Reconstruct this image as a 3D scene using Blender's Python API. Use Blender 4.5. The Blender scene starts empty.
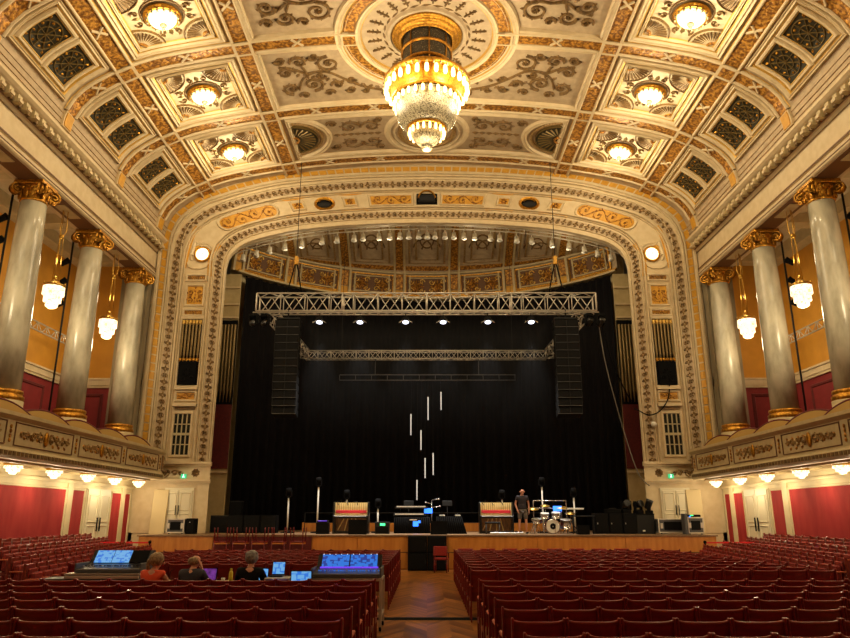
import bpy, math, random
from math import sin, cos, pi, radians, atan2, hypot, sqrt
from mathutils import Vector, Matrix
random.seed(7)
S = bpy.context.scene
COL = S.collection
# ---------------------------------------------------------------- camera
FPX = 706.0
PITCH = math.atan(198 / FPX)
EYE = 1.87
cd = bpy.data.cameras.new('camera'); cam = bpy.data.objects.new('camera', cd); COL.objects.link(cam)
cd.sensor_fit = 'HORIZONTAL'; cd.sensor_width = 36.0; cd.lens = FPX * 36.0 / 850.0
cd.clip_start = 0.05; cd.clip_end = 200
cam.location = (0, 0, EYE)
cam.rotation_euler = (pi / 2 + PITCH, 0, math.atan(2 / FPX))
S.camera = cam
# ---------------------------------------------------------------- world, exposure
W = bpy.data.worlds.new('world'); S.world = W; W.use_nodes = True
W.node_tree.nodes['Background'].inputs[0].default_value = (0.9, 0.75, 0.55, 1)
W.node_tree.nodes['Background'].inputs[1].default_value = 0.02
S.view_settings.view_transform = 'Standard'; S.view_settings.look = 'None'
S.view_settings.gamma = 1.0; S.view_settings.exposure = 0.14; S.view_settings.use_curve_mapping = False
S.cycles.max_bounces = 6; S.cycles.diffuse_bounces = 4; S.cycles.glossy_bounces = 2
S.cycles.transmission_bounces = 4; S.cycles.transparent_max_bounces = 6
S.cycles.caustics_reflective = False; S.cycles.caustics_refractive = False
S.cycles.sample_clamp_indirect = 4.0
WARM = (1.0, 0.80, 0.49)
P_CHAND, P_CEIL, P_BALC, P_LANT, P_CLOCK, P_STAGE, P_APSE_FILL = 2000.0, 230.0, 40.0, 105.0, 8.0, 1500.0, 100.0

# ---------------------------------------------------------------- helpers
def lin(c):
    return tuple(((v / 255) / 12.92 if v / 255 <= 0.04045 else ((v / 255 + 0.055) / 1.055) ** 2.4) for v in c)

def mat(name, rgb, rough=0.6, metal=0.0, rgb2=None, scale=8.0, detail=3.0, bump=0.0, emit=None, estr=0.0, kind='noise',
        stretch=(1, 1, 1), contrast=(0.35, 0.65), spec=0.5, coat=0.0, trans=0.0):
    m = bpy.data.materials.new(name); m.use_nodes = True
    nt = m.node_tree; b = nt.nodes['Principled BSDF']
    c = lin(rgb) + (1,)
    b.inputs['Base Color'].default_value = c
    b.inputs['Roughness'].default_value = rough; b.inputs['Metallic'].default_value = metal
    b.inputs['Specular IOR Level'].default_value = spec; b.inputs['Coat Weight'].default_value = coat
    b.inputs['Transmission Weight'].default_value = trans
    if emit:
        b.inputs['Emission Color'].default_value = lin(emit) + (1,); b.inputs['Emission Strength'].default_value = estr
    if rgb2 is not None:
        tc = nt.nodes.new('ShaderNodeTexCoord'); mp = nt.nodes.new('ShaderNodeMapping')
        mp.inputs['Scale'].default_value = stretch
        nt.links.new(tc.outputs['Object'], mp.inputs[0])
        if kind == 'voronoi':
            t = nt.nodes.new('ShaderNodeTexVoronoi'); t.inputs['Scale'].default_value = scale; out = t.outputs['Distance']
        elif kind == 'wave':
            t = nt.nodes.new('ShaderNodeTexWave'); t.inputs['Scale'].default_value = scale
            t.inputs['Distortion'].default_value = 6; t.inputs['Detail'].default_value = detail; out = t.outputs['Fac']
        else:
            t = nt.nodes.new('ShaderNodeTexNoise'); t.inputs['Scale'].default_value = scale
            t.inputs['Detail'].default_value = detail; out = t.outputs['Fac']
        nt.links.new(mp.outputs[0], t.inputs['Vector'])
        r = nt.nodes.new('ShaderNodeValToRGB')
        r.color_ramp.elements[0].position, r.color_ramp.elements[1].position = contrast
        r.color_ramp.elements[0].color = c; r.color_ramp.elements[1].color = lin(rgb2) + (1,)
        nt.links.new(out, r.inputs[0]); nt.links.new(r.outputs[0], b.inputs['Base Color'])
        if emit: nt.links.new(r.outputs[0], b.inputs['Emission Color'])
        if bump:
            bp = nt.nodes.new('ShaderNodeBump'); bp.inputs['Strength'].default_value = bump; bp.inputs['Distance'].default_value = 0.05
            nt.links.new(out, bp.inputs['Height']); nt.links.new(bp.outputs[0], b.inputs['Normal'])
    return m

M = dict(
    plaster=mat('cream_plaster', (196, 176, 138), 0.6, rgb2=(206, 188, 152), scale=3),
    ceilp=mat('ceiling_plaster', (168, 148, 118), 0.65, rgb2=(184, 163, 131), scale=4),
    ceilpanel=mat('ceiling_panel', (190, 172, 138), 0.65, rgb2=(202, 186, 152), scale=5),
    wallp=mat('painted_wall', (205, 190, 150), 0.6, rgb2=(214, 200, 162), scale=2),
    gold=mat('gold_leaf', (205, 150, 50), 0.35, 0.75, rgb2=(150, 100, 30), scale=14, bump=0.3),
    goldline=mat('gold_line', (214, 172, 84), 0.4, 0.5),
    gilt=mat('gilt_relief', (120, 76, 24), 0.45, 0.35, rgb2=(204, 148, 60), scale=9, detail=4, bump=0.8, contrast=(0.42, 0.62)),
    yellow=mat('ochre_panel', (204, 152, 48), 0.55, rgb2=(190, 138, 40), scale=6),
    brownline=mat('brown_line', (104, 70, 40), 0.6),
    orn=mat('bronze_relief', (96, 74, 44), 0.5, 0.2, rgb2=(128, 98, 54), scale=10),
    ornlight=mat('pale_relief', (166, 136, 86), 0.5, 0.2, rgb2=(128, 100, 58), scale=12),
    lattice=mat('lattice_green', (50, 45, 28), 0.5, 0.3),
    lattgold=mat('lattice_bronze', (112, 92, 50), 0.45, 0.5),
    marble=mat('column_marble', (150, 145, 126), 0.25, rgb2=(190, 184, 162), scale=2.2, detail=8, stretch=(1, 1, 0.35), contrast=(0.38, 0.6)),
    greymarble=mat('pilaster_marble', (122, 112, 90), 0.3, rgb2=(150, 140, 116), scale=2.5, detail=7, stretch=(1, 1, 0.3)),
    stone=mat('base_stone', (178, 160, 118), 0.5, rgb2=(190, 172, 130), scale=4),
    orange=mat('orange_wall', (186, 130, 40), 0.6, rgb2=(200, 142, 46), scale=1.5, detail=5),
    red=mat('red_damask', (148, 46, 48), 0.75, rgb2=(164, 58, 56), scale=3, detail=5, stretch=(1, 1, 0.3), spec=0.1),
    darkred=mat('dark_red_wall', (118, 28, 30), 0.7, rgb2=(128, 34, 36), scale=3),
    maroon=mat('maroon_velvet', (84, 22, 22), 0.85, rgb2=(98, 28, 26), scale=12),
    seatwood=mat('seat_wood', (98, 10, 14), 0.36, rgb2=(122, 16, 18), scale=5, stretch=(0.4, 4, 4), coat=0.15),
    seatrail_lit=mat('seat_rail_lit', (132, 36, 28), 0.32, coat=0.15),  # seat wood painted lighter, for the light caught by the glossy top edge
    seatred=mat('seat_fabric', (150, 34, 26), 0.8, rgb2=(130, 26, 22), scale=20),
    armpad=mat('arm_pad', (176, 84, 48), 0.5),
    parquet=None,
    stagewood=mat('stage_wood', (186, 118, 48), 0.42, rgb2=(204, 138, 62), scale=2.2, detail=6, stretch=(3, 3, 0.5)),
    stagefloor=mat('stage_floor', (120, 92, 62), 0.5, rgb2=(142, 110, 76), scale=3, stretch=(6, 0.6, 1)),
    black=mat('matt_black', (12, 12, 13), 0.8, spec=0.12),
    blackgloss=mat('black_gloss', (16, 16, 17), 0.3),
    curtain=mat('black_drape', (13, 11, 13), 0.95, rgb2=(17, 15, 17), scale=3, spec=0.1),
    dark=mat('dark_grey', (34, 34, 34), 0.7, spec=0.2),
    grille=mat('speaker_grille', (18, 18, 19), 0.7, rgb2=(10, 10, 11), scale=60, spec=0.12),
    alu=mat('aluminium', (196, 190, 178), 0.35, 0.55),
    whitepaint=mat('white_paint', (222, 218, 205), 0.5),
    case=mat('flight_case', (78, 78, 80), 0.5),
    glass=mat('lamp_glass', (255, 240, 205), 0.3, rgb2=(226, 184, 120), scale=16, detail=2, contrast=(.45, .62), emit=(255, 236, 196), estr=1.6),
    glassc=mat('ceiling_bowl', (255, 240, 205), 0.3, rgb2=(236, 200, 140), scale=14, detail=2, contrast=(.45, .62), emit=(255, 232, 186), estr=1.6),
    bulb=mat('bulb', (255, 230, 180), 0.3, emit=(255, 206, 120), estr=4.5),
    crystal=mat('crystal', (168, 156, 124), 0.25, rgb2=(72, 62, 42), scale=26, detail=4, bump=0.6, kind='noise', contrast=(0.45, 0.6), emit=(255, 214, 140), estr=0.10),
    crystaldark=mat('dark_crystal', (60, 54, 44), 0.2, rgb2=(150, 138, 116), scale=30, bump=0.5, contrast=(0.58, 0.72)),
    clockface=mat('clock_face', (255, 244, 220), 0.4, emit=(255, 238, 205), estr=1.6),
    screen=mat('blue_screen', (20, 60, 160), 0.3, rgb2=(120, 190, 250), scale=14, contrast=(0.45, 0.7)),
    doorwhite=mat('door_paint', (214, 206, 178), 0.5),
    pipe=mat('organ_pipe', (120, 100, 62), 0.4, 0.6),
    glassdark=mat('window_glass', (30, 34, 32), 0.12),
    skin=mat('skin', (198, 140, 112), 0.6), hairgrey=mat('grey_hair', (150, 146, 140), 0.8, rgb2=(110, 104, 98), scale=30),
    hairbrown=mat('brown_hair', (112, 88, 62), 0.8, rgb2=(160, 136, 100), scale=30),
    shirt=mat('dark_shirt', (44, 40, 48), 0.85), shorts=mat('grey_shorts', (112, 108, 104), 0.85, rgb2=(84, 80, 78), scale=14),
    orangetop=mat('orange_top', (214, 74, 34), 0.8), yellowp=mat('yellow_plastic', (222, 196, 40), 0.4),
    harp=mat('piano_harp', (240, 204, 112), 0.5, 0.0, rgb2=(252, 226, 160), scale=5, stretch=(8, 1, 1)),
    felt=mat('red_felt', (190, 30, 44), 0.8), ivory=mat('piano_keys', (238, 234, 222), 0.4),
    pianowood=mat('piano_wood', (150, 96, 40), 0.4, rgb2=(100, 60, 24), scale=4, stretch=(4, 1, 1)),
    ribbon=mat('red_ribbon', (220, 30, 40), 0.6), brass=mat('brass', (200, 158, 70), 0.3, 0.9),
    chrome=mat('chrome', (210, 210, 212), 0.2, 0.9), green=mat('green_sign', (30, 130, 80), 0.5, emit=(60, 200, 130), estr=1.0),
    redlac=mat('drum_lacquer', (120, 30, 24), 0.25), skinhead=mat('drum_head', (226, 224, 216), 0.5),
    cymbal=mat('cymbal_bronze', (196, 160, 80), 0.3, 0.9), blue=mat('blue_led', (30, 80, 220), 0.4, emit=(50, 120, 255), estr=2.2),
    greenled=mat('green_led', (30, 160, 80), 0.4, emit=(60, 230, 120), estr=3.0),
    tube=mat('white_tube', (224, 222, 215), 0.4, emit=(235, 232, 225), estr=0.5),
    beige=mat('beige_panel', (186, 152, 84), 0.6), cable=mat('grey_cable', (110, 105, 96), 0.6), wood=mat('light_wood', (200, 182, 138), 0.6),
    purple=mat('purple_led', (90, 40, 200), 0.4, emit=(110, 60, 255), estr=.8), whiteled=mat('white_led', (235, 240, 255), 0.4, emit=(235, 240, 255), estr=2.0), muntin=mat('window_bar', (176, 164, 128), 0.6), blacklac=mat('carved_black', (9, 9, 10), 0.8, spec=0.08),
)
def screen_mat(name, c1, c2, estr, scale):
    m = bpy.data.materials.new(name); m.use_nodes = True; nt = m.node_tree; b = nt.nodes['Principled BSDF']
    tc = nt.nodes.new('ShaderNodeTexCoord'); v = nt.nodes.new('ShaderNodeTexVoronoi'); v.distance = 'CHEBYCHEV'
    v.inputs['Scale'].default_value = scale; r = nt.nodes.new('ShaderNodeValToRGB')
    r.color_ramp.elements[0].color = lin(c1) + (1,); r.color_ramp.elements[1].color = lin(c2) + (1,)
    r.color_ramp.elements[0].position = 0.35; r.color_ramp.elements[1].position = 0.5; r.color_ramp.interpolation = 'CONSTANT'
    nt.links.new(tc.outputs['Object'], v.inputs['Vector']); nt.links.new(v.outputs['Distance'], r.inputs[0])
    nt.links.new(r.outputs[0], b.inputs['Emission Color']); b.inputs['Emission Strength'].default_value = estr
    b.inputs['Base Color'].default_value = (0.01, 0.02, 0.05, 1)
    return m
M['sidered'] = mat('side_fabric', (140, 36, 26), 0.7, rgb2=(116, 26, 20), scale=20)
M['sidewood'] = mat('side_wood', (104, 26, 18), 0.35, rgb2=(128, 40, 22), scale=5, coat=0.2)
M['maroonwood'] = mat('step_floor', (84, 40, 26), 0.5)
M['purplescr'] = mat('purple_screen', (40, 16, 70), 0.3, rgb2=(120, 60, 160), scale=9, emit=(90, 40, 150), estr=0.6)
M['screen'] = screen_mat('console_screen', (30, 120, 225), (10, 50, 150), 0.8, 14)
M['screenlight'] = screen_mat('desk_screen', (110, 175, 230), (50, 120, 220), 0.85, 16)

def parquet():
    m = bpy.data.materials.new('herringbone_parquet'); m.use_nodes = True; nt = m.node_tree; b = nt.nodes['Principled BSDF']
    N, L = nt.nodes.new, nt.links.new
    tc = N('ShaderNodeTexCoord'); sp = N('ShaderNodeSeparateXYZ'); L(tc.outputs['Object'], sp.inputs[0])
    def mth(op, a, bb=None):
        n = N('ShaderNodeMath'); n.operation = op
        for i, v in enumerate((a, bb)):
            if v is None: continue
            if isinstance(v, (int, float)): n.inputs[i].default_value = v
            else: L(v, n.inputs[i])
        return n.outputs[0]
    # chevrons: zig-zag of x folded, added to y
    fx = mth('ABSOLUTE', mth('SUBTRACT', mth('FRACT', mth('MULTIPLY', sp.outputs[0], 1.25)), 0.5))
    t = mth('MULTIPLY', mth('ADD', sp.outputs[1], mth('MULTIPLY', fx, 1.6)), 5.0)
    cell = mth('FLOOR', t); colx = mth('FLOOR', mth('MULTIPLY', sp.outputs[0], 2.5))
    cmb = N('ShaderNodeCombineXYZ'); L(cell, cmb.inputs[0]); L(colx, cmb.inputs[1])
    wn = N('ShaderNodeTexWhiteNoise'); L(cmb.outputs[0], wn.inputs['Vector'])
    r = N('ShaderNodeValToRGB'); r.color_ramp.elements[0].color = lin((88, 50, 18)) + (1,); r.color_ramp.elements[1].color = lin((172, 112, 50)) + (1,)
    L(wn.outputs['Value'], r.inputs[0])
    edge = mth('LESS_THAN', mth('FRACT', t), 0.06)
    mx = N('ShaderNodeMix'); mx.data_type = 'RGBA'; L(edge, mx.inputs[0]); L(r.outputs[0], mx.inputs[6]); mx.inputs[7].default_value = lin((60, 34, 14)) + (1,)
    L(mx.outputs[2], b.inputs['Base Color']); b.inputs['Roughness'].default_value = 0.3
    return m
M['parquet'] = parquet()

class MB:
    def __init__(s): s.v = []; s.f = []; s.m = []; s.mats = []; s.sm = []
    def mi(s, m):
        if m not in s.mats: s.mats.append(m)
        return s.mats.index(m)
    def add(s, vs, fs, m, smooth=False):
        b = len(s.v); k = s.mi(m); s.v += [tuple(v) for v in vs]
        for f in fs: s.f.append(tuple(b + i for i in f)); s.m.append(k); s.sm.append(smooth)
        return s
    def box(s, x0, x1, y0, y1, z0, z1, m, R=None):
        vs = [(x, y, z) for x in (x0, x1) for y in (y0, y1) for z in (z0, z1)]
        if R is not None: vs = [R @ Vector(v) for v in vs]
        return s.add(vs, [(0, 1, 3, 2), (4, 6, 7, 5), (0, 4, 5, 1), (2, 3, 7, 6), (0, 2, 6, 4), (1, 5, 7, 3)], m)
    def cbox(s, c, d, m, R=None, bev=0.0):
        hx, hy, hz = d[0] / 2, d[1] / 2, d[2] / 2
        R3 = (R.to_3x3() if R is not None else Matrix.Identity(3)); c = Vector(c)
        if not bev:
            vs = [c + R3 @ Vector((x, y, z)) for x in (-hx, hx) for y in (-hy, hy) for z in (-hz, hz)]
            return s.add(vs, [(0, 1, 3, 2), (4, 6, 7, 5), (0, 4, 5, 1), (2, 3, 7, 6), (0, 2, 6, 4), (1, 5, 7, 3)], m)
        e = min(bev, hx * .9, hy * .9, hz * .9); vs = []; idx = {}
        for sx in (-1, 1):
            for sy in (-1, 1):
                for sz in (-1, 1):
                    for a in range(3):
                        p = [sx * (hx - e), sy * (hy - e), sz * (hz - e)]
                        p[a] = (sx * hx, sy * hy, sz * hz)[a]
                        idx[(sx, sy, sz, a)] = len(vs); vs.append(c + R3 @ Vector(p))
        F = []; g = lambda sx, sy, sz, a: idx[(sx, sy, sz, a)]
        for q in (-1, 1):
            F.append([g(q, -1, -1, 0), g(q, 1, -1, 0), g(q, 1, 1, 0), g(q, -1, 1, 0)])
            F.append([g(-1, q, -1, 1), g(1, q, -1, 1), g(1, q, 1, 1), g(-1, q, 1, 1)])
            F.append([g(-1, -1, q, 2), g(1, -1, q, 2), g(1, 1, q, 2), g(-1, 1, q, 2)])
            for r in (-1, 1):
                F.append([g(q, r, -1, 0), g(q, r, 1, 0), g(q, r, 1, 1), g(q, r, -1, 1)])
                F.append([g(q, -1, r, 0), g(q, 1, r, 0), g(q, 1, r, 2), g(q, -1, r, 2)])
                F.append([g(-1, q, r, 1), g(1, q, r, 1), g(1, q, r, 2), g(-1, q, r, 2)])
        for sx in (-1, 1):
            for sy in (-1, 1):
                for sz in (-1, 1): F.append([g(sx, sy, sz, 0), g(sx, sy, sz, 1), g(sx, sy, sz, 2)])
        cc = c; out = []
        for f in F:
            n = (vs[f[1]] - vs[f[0]]).cross(vs[f[2]] - vs[f[0]]); ctr = sum((vs[i] for i in f), Vector()) / len(f)
            out.append(f if n.dot(ctr - cc) > 0 else f[::-1])
        return s.add(vs, out, m)
    def tube(s, pts, r, m, n=6, closed=False, cap=True):
        P = [Vector(p) for p in pts]; N = len(P); rr = r if isinstance(r, (list, tuple)) else [r] * N
        vs = []; prev = None
        for i, p in enumerate(P):
            a = P[i - 1] if (i or closed) else p; b = P[(i + 1) % N] if (i < N - 1 or closed) else p
            t = (b - a)
            if t.length < 1e-9: t = Vector((0, 0, 1))
            t.normalize()
            if prev is None:
                u = t.cross(Vector((0, 0, 1)) if abs(t.z) < .9 else Vector((1, 0, 0))).normalized()
            else:
                u = (prev - t * prev.dot(t))
                u = u.normalized() if u.length > 1e-6 else t.orthogonal().normalized()
            prev = u; w = t.cross(u)
            for k in range(n):
                an = 2 * pi * k / n; vs.append(p + (u * cos(an) + w * sin(an)) * rr[i])
        fs = []; E = N if closed else N - 1
        for i in range(E):
            j = (i + 1) % N
            for k in range(n): fs.append((i * n + k, i * n + (k + 1) % n, j * n + (k + 1) % n, j * n + k))
        if cap and not closed: fs += [tuple(range(n - 1, -1, -1)), tuple((N - 1) * n + k for k in range(n))]
        return s.add(vs, fs, m, n > 4)
    def lathe(s, prof, c, m, n=16, R=None, smooth=True, cap=True, arc=None):
        vs = []; c = Vector(c)
        for r, z in prof:
            for k in range(n):
                a = 2 * pi * k / n; v = Vector((r * cos(a), r * sin(a), z))
                if R is not None: v = R.to_3x3() @ v
                vs.append(c + v)
        fs = []
        for i in range(len(prof) - 1):
            for k in range(n): fs.append((i * n + k, i * n + (k + 1) % n, (i + 1) * n + (k + 1) % n, (i + 1) * n + k))
        if cap:
            fs.append(tuple(range(n - 1, -1, -1))); L = len(prof) - 1; fs.append(tuple(L * n + k for k in range(n)))
        return s.add(vs, fs, m, smooth)
    def ell(s, c, r, m, n=12, k=8, R=None):
        prof = []
        vs = [];c = Vector(c)
        for i in range(1, k):
            t = pi * i / k
            for j in range(n):
                a = 2 * pi * j / n; v = Vector((r[0] * sin(t) * cos(a), r[1] * sin(t) * sin(a), -r[2] * cos(t)))
                if R is not None: v = R.to_3x3() @ v
                vs.append(c + v)
        e = Vector((0, 0, r[2])); e = R.to_3x3() @ e if R is not None else e
        vs.append(c - e); vs.append(c + e); B = len(vs) - 2; fs = []
        for i in range(k - 2):
            for j in range(n): fs.append((i * n + j, i * n + (j + 1) % n, (i + 1) * n + (j + 1) % n, (i + 1) * n + j))
        for j in range(n):
            fs.append((B, (j + 1) % n, j)); fs.append((B + 1, (k - 2) * n + j, (k - 2) * n + (j + 1) % n))
        return s.add(vs, fs, m, True)
    def extr(s, poly, a0, a1, m, axis='y', smooth=False, closed=True):
        # poly: 2D points; axis y: (x,z) swept along y;  axis x: (y,z) swept along x; axis z: (x,y) along z
        def P(p, a):
            return (p[0], a, p[1]) if axis == 'y' else ((a, p[0], p[1]) if axis == 'x' else (p[0], p[1], a))
        n = len(poly); vs = [P(p, a0) for p in poly] + [P(p, a1) for p in poly]
        fs = [(i, (i + 1) % n, n + (i + 1) % n, n + i) for i in range(n if closed else n - 1)]
        if closed: fs += [tuple(range(n))[::-1], tuple(range(n, 2 * n))]
        return s.add(vs, fs, m, smooth)
    # --- drawing on a mapped surface ------------------------------------------------
    def sweep(s, path, prof, F, m, closed=False, maxlen=0.5, taper=None):
        P = []
        N = len(path); E = N if closed else N - 1; isc = []
        for i in range(E):
            a = path[i]; b = path[(i + 1) % N]; d = hypot(b[0] - a[0], b[1] - a[1]); k = max(1, int(math.ceil(d / maxlen)))
            for j in range(k): P.append((a[0] + (b[0] - a[0]) * j / k, a[1] + (b[1] - a[1]) * j / k))
        if not closed: P.append(path[-1])
        n = len(P); vs = []; q = len(prof)
        for i, p in enumerate(P):
            a = P[i - 1] if (i or closed) else None; b = P[(i + 1) % n] if (i < n - 1 or closed) else None
            def nr(u, v):
                dx, dy = v[0] - u[0], v[1] - u[1]; l = hypot(dx, dy) or 1; return (-dy / l, dx / l)
            n1 = nr(a, p) if a else nr(p, b); n2 = nr(p, b) if b else n1
            nx, ny = n1[0] + n2[0], n1[1] + n2[1]; l2 = nx * nx + ny * ny
            if l2 < 1e-6: nx, ny, l2 = n1[0] * 2, n1[1] * 2, 4
            k = min(2.0 / l2, 1.2); nx *= k; ny *= k
            w = taper(i / max(1, n - 1)) if taper else 1.0
            for o, h in prof: vs.append(F(p[0] + nx * o * w, p[1] + ny * o * w, h * (w if taper else 1)))
        fs = []
        for i in range(n if closed else n - 1):
            j = (i + 1) % n
            for k in range(q - 1): fs.append((i * q + k, i * q + k + 1, j * q + k + 1, j * q + k))
        return s.add(vs, fs, m)
    def patch(s, a0, a1, b0, b1, h, F, m, na=1, nb=1):
        vs = [F(a0 + (a1 - a0) * i / na, b0 + (b1 - b0) * j / nb, h) for i in range(na + 1) for j in range(nb + 1)]
        fs = [(i * (nb + 1) + j, (i + 1) * (nb + 1) + j, (i + 1) * (nb + 1) + j + 1, i * (nb + 1) + j + 1) for i in range(na) for j in range(nb)]
        return s.add(vs, fs, m)
    def slab(s, a0, a1, b0, b1, h0, h1, F, m, na=1, nb=1):
        s.patch(a0, a1, b0, b1, h1, F, m, na, nb)
        for (p, q, k) in (((a0, b0), (a1, b0), na), ((a1, b0), (a1, b1), nb), ((a1, b1), (a0, b1), na), ((a0, b1), (a0, b0), nb)):
            vs = []
            for i in range(k + 1):
                u = p[0] + (q[0] - p[0]) * i / k; v = p[1] + (q[1] - p[1]) * i / k
                vs += [F(u, v, h0), F(u, v, h1)]
            s.add(vs, [(2 * i, 2 * i + 2, 2 * i + 3, 2 * i + 1) for i in range(k)], m)
        return s
    def leaf(s, a, b, ang, ln, wd, h, F, m):
        c, n = cos(ang), sin(ang)
        def q(u, v, hh): return F(a + u * c - v * n, b + u * n + v * c, hh)
        vs = [q(0, 0, 0), q(ln * .35, wd / 2, 0), q(ln * .7, wd * .4, 0), q(ln, 0, 0), q(ln * .7, -wd * .4, 0), q(ln * .35, -wd / 2, 0), q(ln * .45, 0, h)]
        return s.add(vs, [(0, 1, 6), (1, 2, 6), (2, 3, 6), (3, 4, 6), (4, 5, 6), (5, 0, 6)], m)
    def build(s, name, parent=None, loc=None):
        me = bpy.data.meshes.new(name); me.from_pydata(s.v, [], s.f)
        for m in s.mats: me.materials.append(m if not isinstance(m, str) else M[m])
        me.polygons.foreach_set('material_index', s.m); me.polygons.foreach_set('use_smooth', s.sm); me.update()
        o = bpy.data.objects.new(name, me); COL.objects.link(o)
        if parent is not None: o.parent = parent
        if loc is not None: o.location = loc
        return o

def tag(o, label=None, cat=None, group=None, kind=None):
    if label: o['label'] = label
    if cat: o['category'] = cat
    if group: o['group'] = group
    if kind: o['kind'] = kind
    return o
def thing(name, label, cat, loc=(0, 0, 0), rz=0.0, group=None):
    o = bpy.data.objects.new(name, None); COL.objects.link(o); o.location = loc; o.rotation_euler = (0, 0, rz)
    o.empty_display_size = 0.1
    return tag(o, label, cat, group)
def kids(o): return [c for c in ALLCH.get(o.name, [])]
def dup(root, loc, rz=0.0, label=None, scale=None):
    def cp(o, par):
        c = o.copy(); COL.objects.link(c)
        if par is not None: c.parent = par
        for ch in o.children: cp(ch, c)
        return c
    r = cp(root, None); r.location = loc; r.rotation_euler = (0, 0, rz)
    if label: r['label'] = label
    if scale: r.scale = scale
    return r
def struct(mb, name, parent=None):
    o = mb.build(name, parent)
    if parent is None: o['kind'] = 'structure'
    return o
def lamp(loc, power, rad=0.2, col=WARM, parent=None, spot=None, rot=None):
    l = bpy.data.lights.new('lamp_light', 'SPOT' if spot else 'POINT'); l.energy = power; l.color = col; l.shadow_soft_size = rad
    if spot: l.spot_size = spot; l.spot_blend = 0.6
    o = bpy.data.objects.new('lamp_light', l); COL.objects.link(o); o.location = loc
    if rot: o.rotation_euler = rot
    if parent is not None: o.parent = parent
    return o
SIDE = {-1: 'on the mixing-desk side', 1: 'on the drum-kit side'}
SHORT = {-1: 'mixing-desk side', 1: 'drum-kit side'}
ORD = ['zeroth', 'first', 'second', 'third', 'fourth', 'fifth', 'sixth', 'seventh', 'eighth', 'ninth', 'tenth', 'eleventh', 'twelfth', 'thirteenth',
       'fourteenth', 'fifteenth', 'sixteenth', 'seventeenth', 'eighteenth', 'nineteenth', 'twentieth', 'twenty-first', 'twenty-second', 'twenty-third', 'twenty-fourth']
def crom(pts, per=6):
    out = []; n = len(pts)
    for i in range(n - 1):
        p0 = pts[max(i - 1, 0)]; p1 = pts[i]; p2 = pts[i + 1]; p3 = pts[min(i + 2, n - 1)]
        for k in range(per):
            t = k / per
            out.append(tuple(0.5 * (2 * b + (c - a) * t + (2 * a - 5 * b + 4 * c - d) * t * t + (3 * b - a - 3 * c + d) * t ** 3) for a, b, c, d in zip(p0, p1, p2, p3)))
    out.append(tuple(pts[-1])); return out
def circ(ca, cb, r, n=32, a0=0.0, a1=2 * pi, rb=None):
    rb = rb or r; full = abs(a1 - a0 - 2 * pi) < 1e-6; k = n if full else n + 1
    return [(ca + r * cos(a0 + (a1 - a0) * i / n), cb + rb * sin(a0 + (a1 - a0) * i / n)) for i in range(k)]
def rect(a0, a1, b0, b1): return [(a0, b0), (a1, b0), (a1, b1), (a0, b1)]
def spiral(ca, cb, r, a0, turns, d, n=14, r1=0.14):
    N = int(n * turns)
    return [(ca + r * (1 - (1 - r1) * i / N) * cos(a0 + d * 2 * pi * turns * i / N), cb + r * (1 - (1 - r1) * i / N) * sin(a0 + d * 2 * pi * turns * i / N)) for i in range(N + 1)]
def rib_prof(w, h): return [(-w / 2, 0), (-w * .25, h), (w * .25, h), (w / 2, 0)]
def scroll(mb, ca, cb, r, a0, turns, d, w, h, F, m, stem=None):
    p = spiral(ca, cb, r, a0, turns, d)
    if stem: p = stem + p
    mb.sweep(p, rib_prof(w, h), F, m, taper=lambda t: 1.15 - .6 * t, maxlen=9)
    for i in range(5):   # a rosette in the eye
        mb.leaf(ca, cb, i * 2 * pi / 5, r * .3, r * .2, h * 1.4, F, m)
    for i in range(5):
        an = a0 + d * (0.6 + i * 0.75); q = r * (1 - .86 * (0.6 + i * .75) / (2 * pi * turns))
        mb.leaf(ca + q * cos(an), cb + q * sin(an), an + d * 0.5, r * .38, r * .24, h, F, m)
def rinceau(mb, a0, a1, b, amp, n, w, h, F, m, vert=False):
    # waving vine with alternating scrolls, running along a (or along b when vert)
    G = (lambda u, v, hh: F(v, u, hh)) if vert else F
    L = (a1 - a0) / n
    path = [(a0 + (a1 - a0) * i / (n * 8), b + amp * .55 * sin(pi * i / 8)) for i in range(n * 8 + 1)]
    mb.sweep(path, rib_prof(w * .8, h), G, m, maxlen=9)
    for k in range(n):
        sg = 1 if k % 2 == 0 else -1; c = a0 + L * (k + .5)
        scroll(mb, c, b - sg * amp * .12, min(amp * .62, L * .46), -sg * pi / 2 + pi, 1.25, sg, w, h, G, m)
        mb.leaf(c, b + sg * amp * .5, sg * pi / 2, amp * .45, amp * .3, h, G, m)
# ================================================================ geometry of the hall
PROF = [(0, 18.36), (2.6, 18.27), (5, 18.08), (7, 17.80), (9.0, 17.40), (9.8, 17.16), (10.5, 16.86), (11.2, 16.46), (11.85, 15.95), (12.2, 15.42), (12.36, 14.9), (12.38, 14.43)]
PR = crom(PROF, 6)
CUM = [0.0]
for a_, b_ in zip(PR, PR[1:]): CUM.append(CUM[-1] + hypot(b_[0] - a_[0], b_[1] - a_[1]))
SMAX = CUM[-1]
def s_of_x(x):
    for i in range(len(PR) - 1):
        if PR[i][0] <= x <= PR[i + 1][0]:
            return CUM[i] + (CUM[i + 1] - CUM[i]) * (x - PR[i][0]) / (PR[i + 1][0] - PR[i][0] + 1e-9)
    return SMAX
def s_of_z(z):
    for i in range(len(PR) - 1):
        if PR[i][1] >= z >= PR[i + 1][1]:
            return CUM[i] + (CUM[i + 1] - CUM[i]) * (PR[i][1] - z) / (PR[i][1] - PR[i + 1][1] + 1e-9)
    return SMAX
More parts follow.
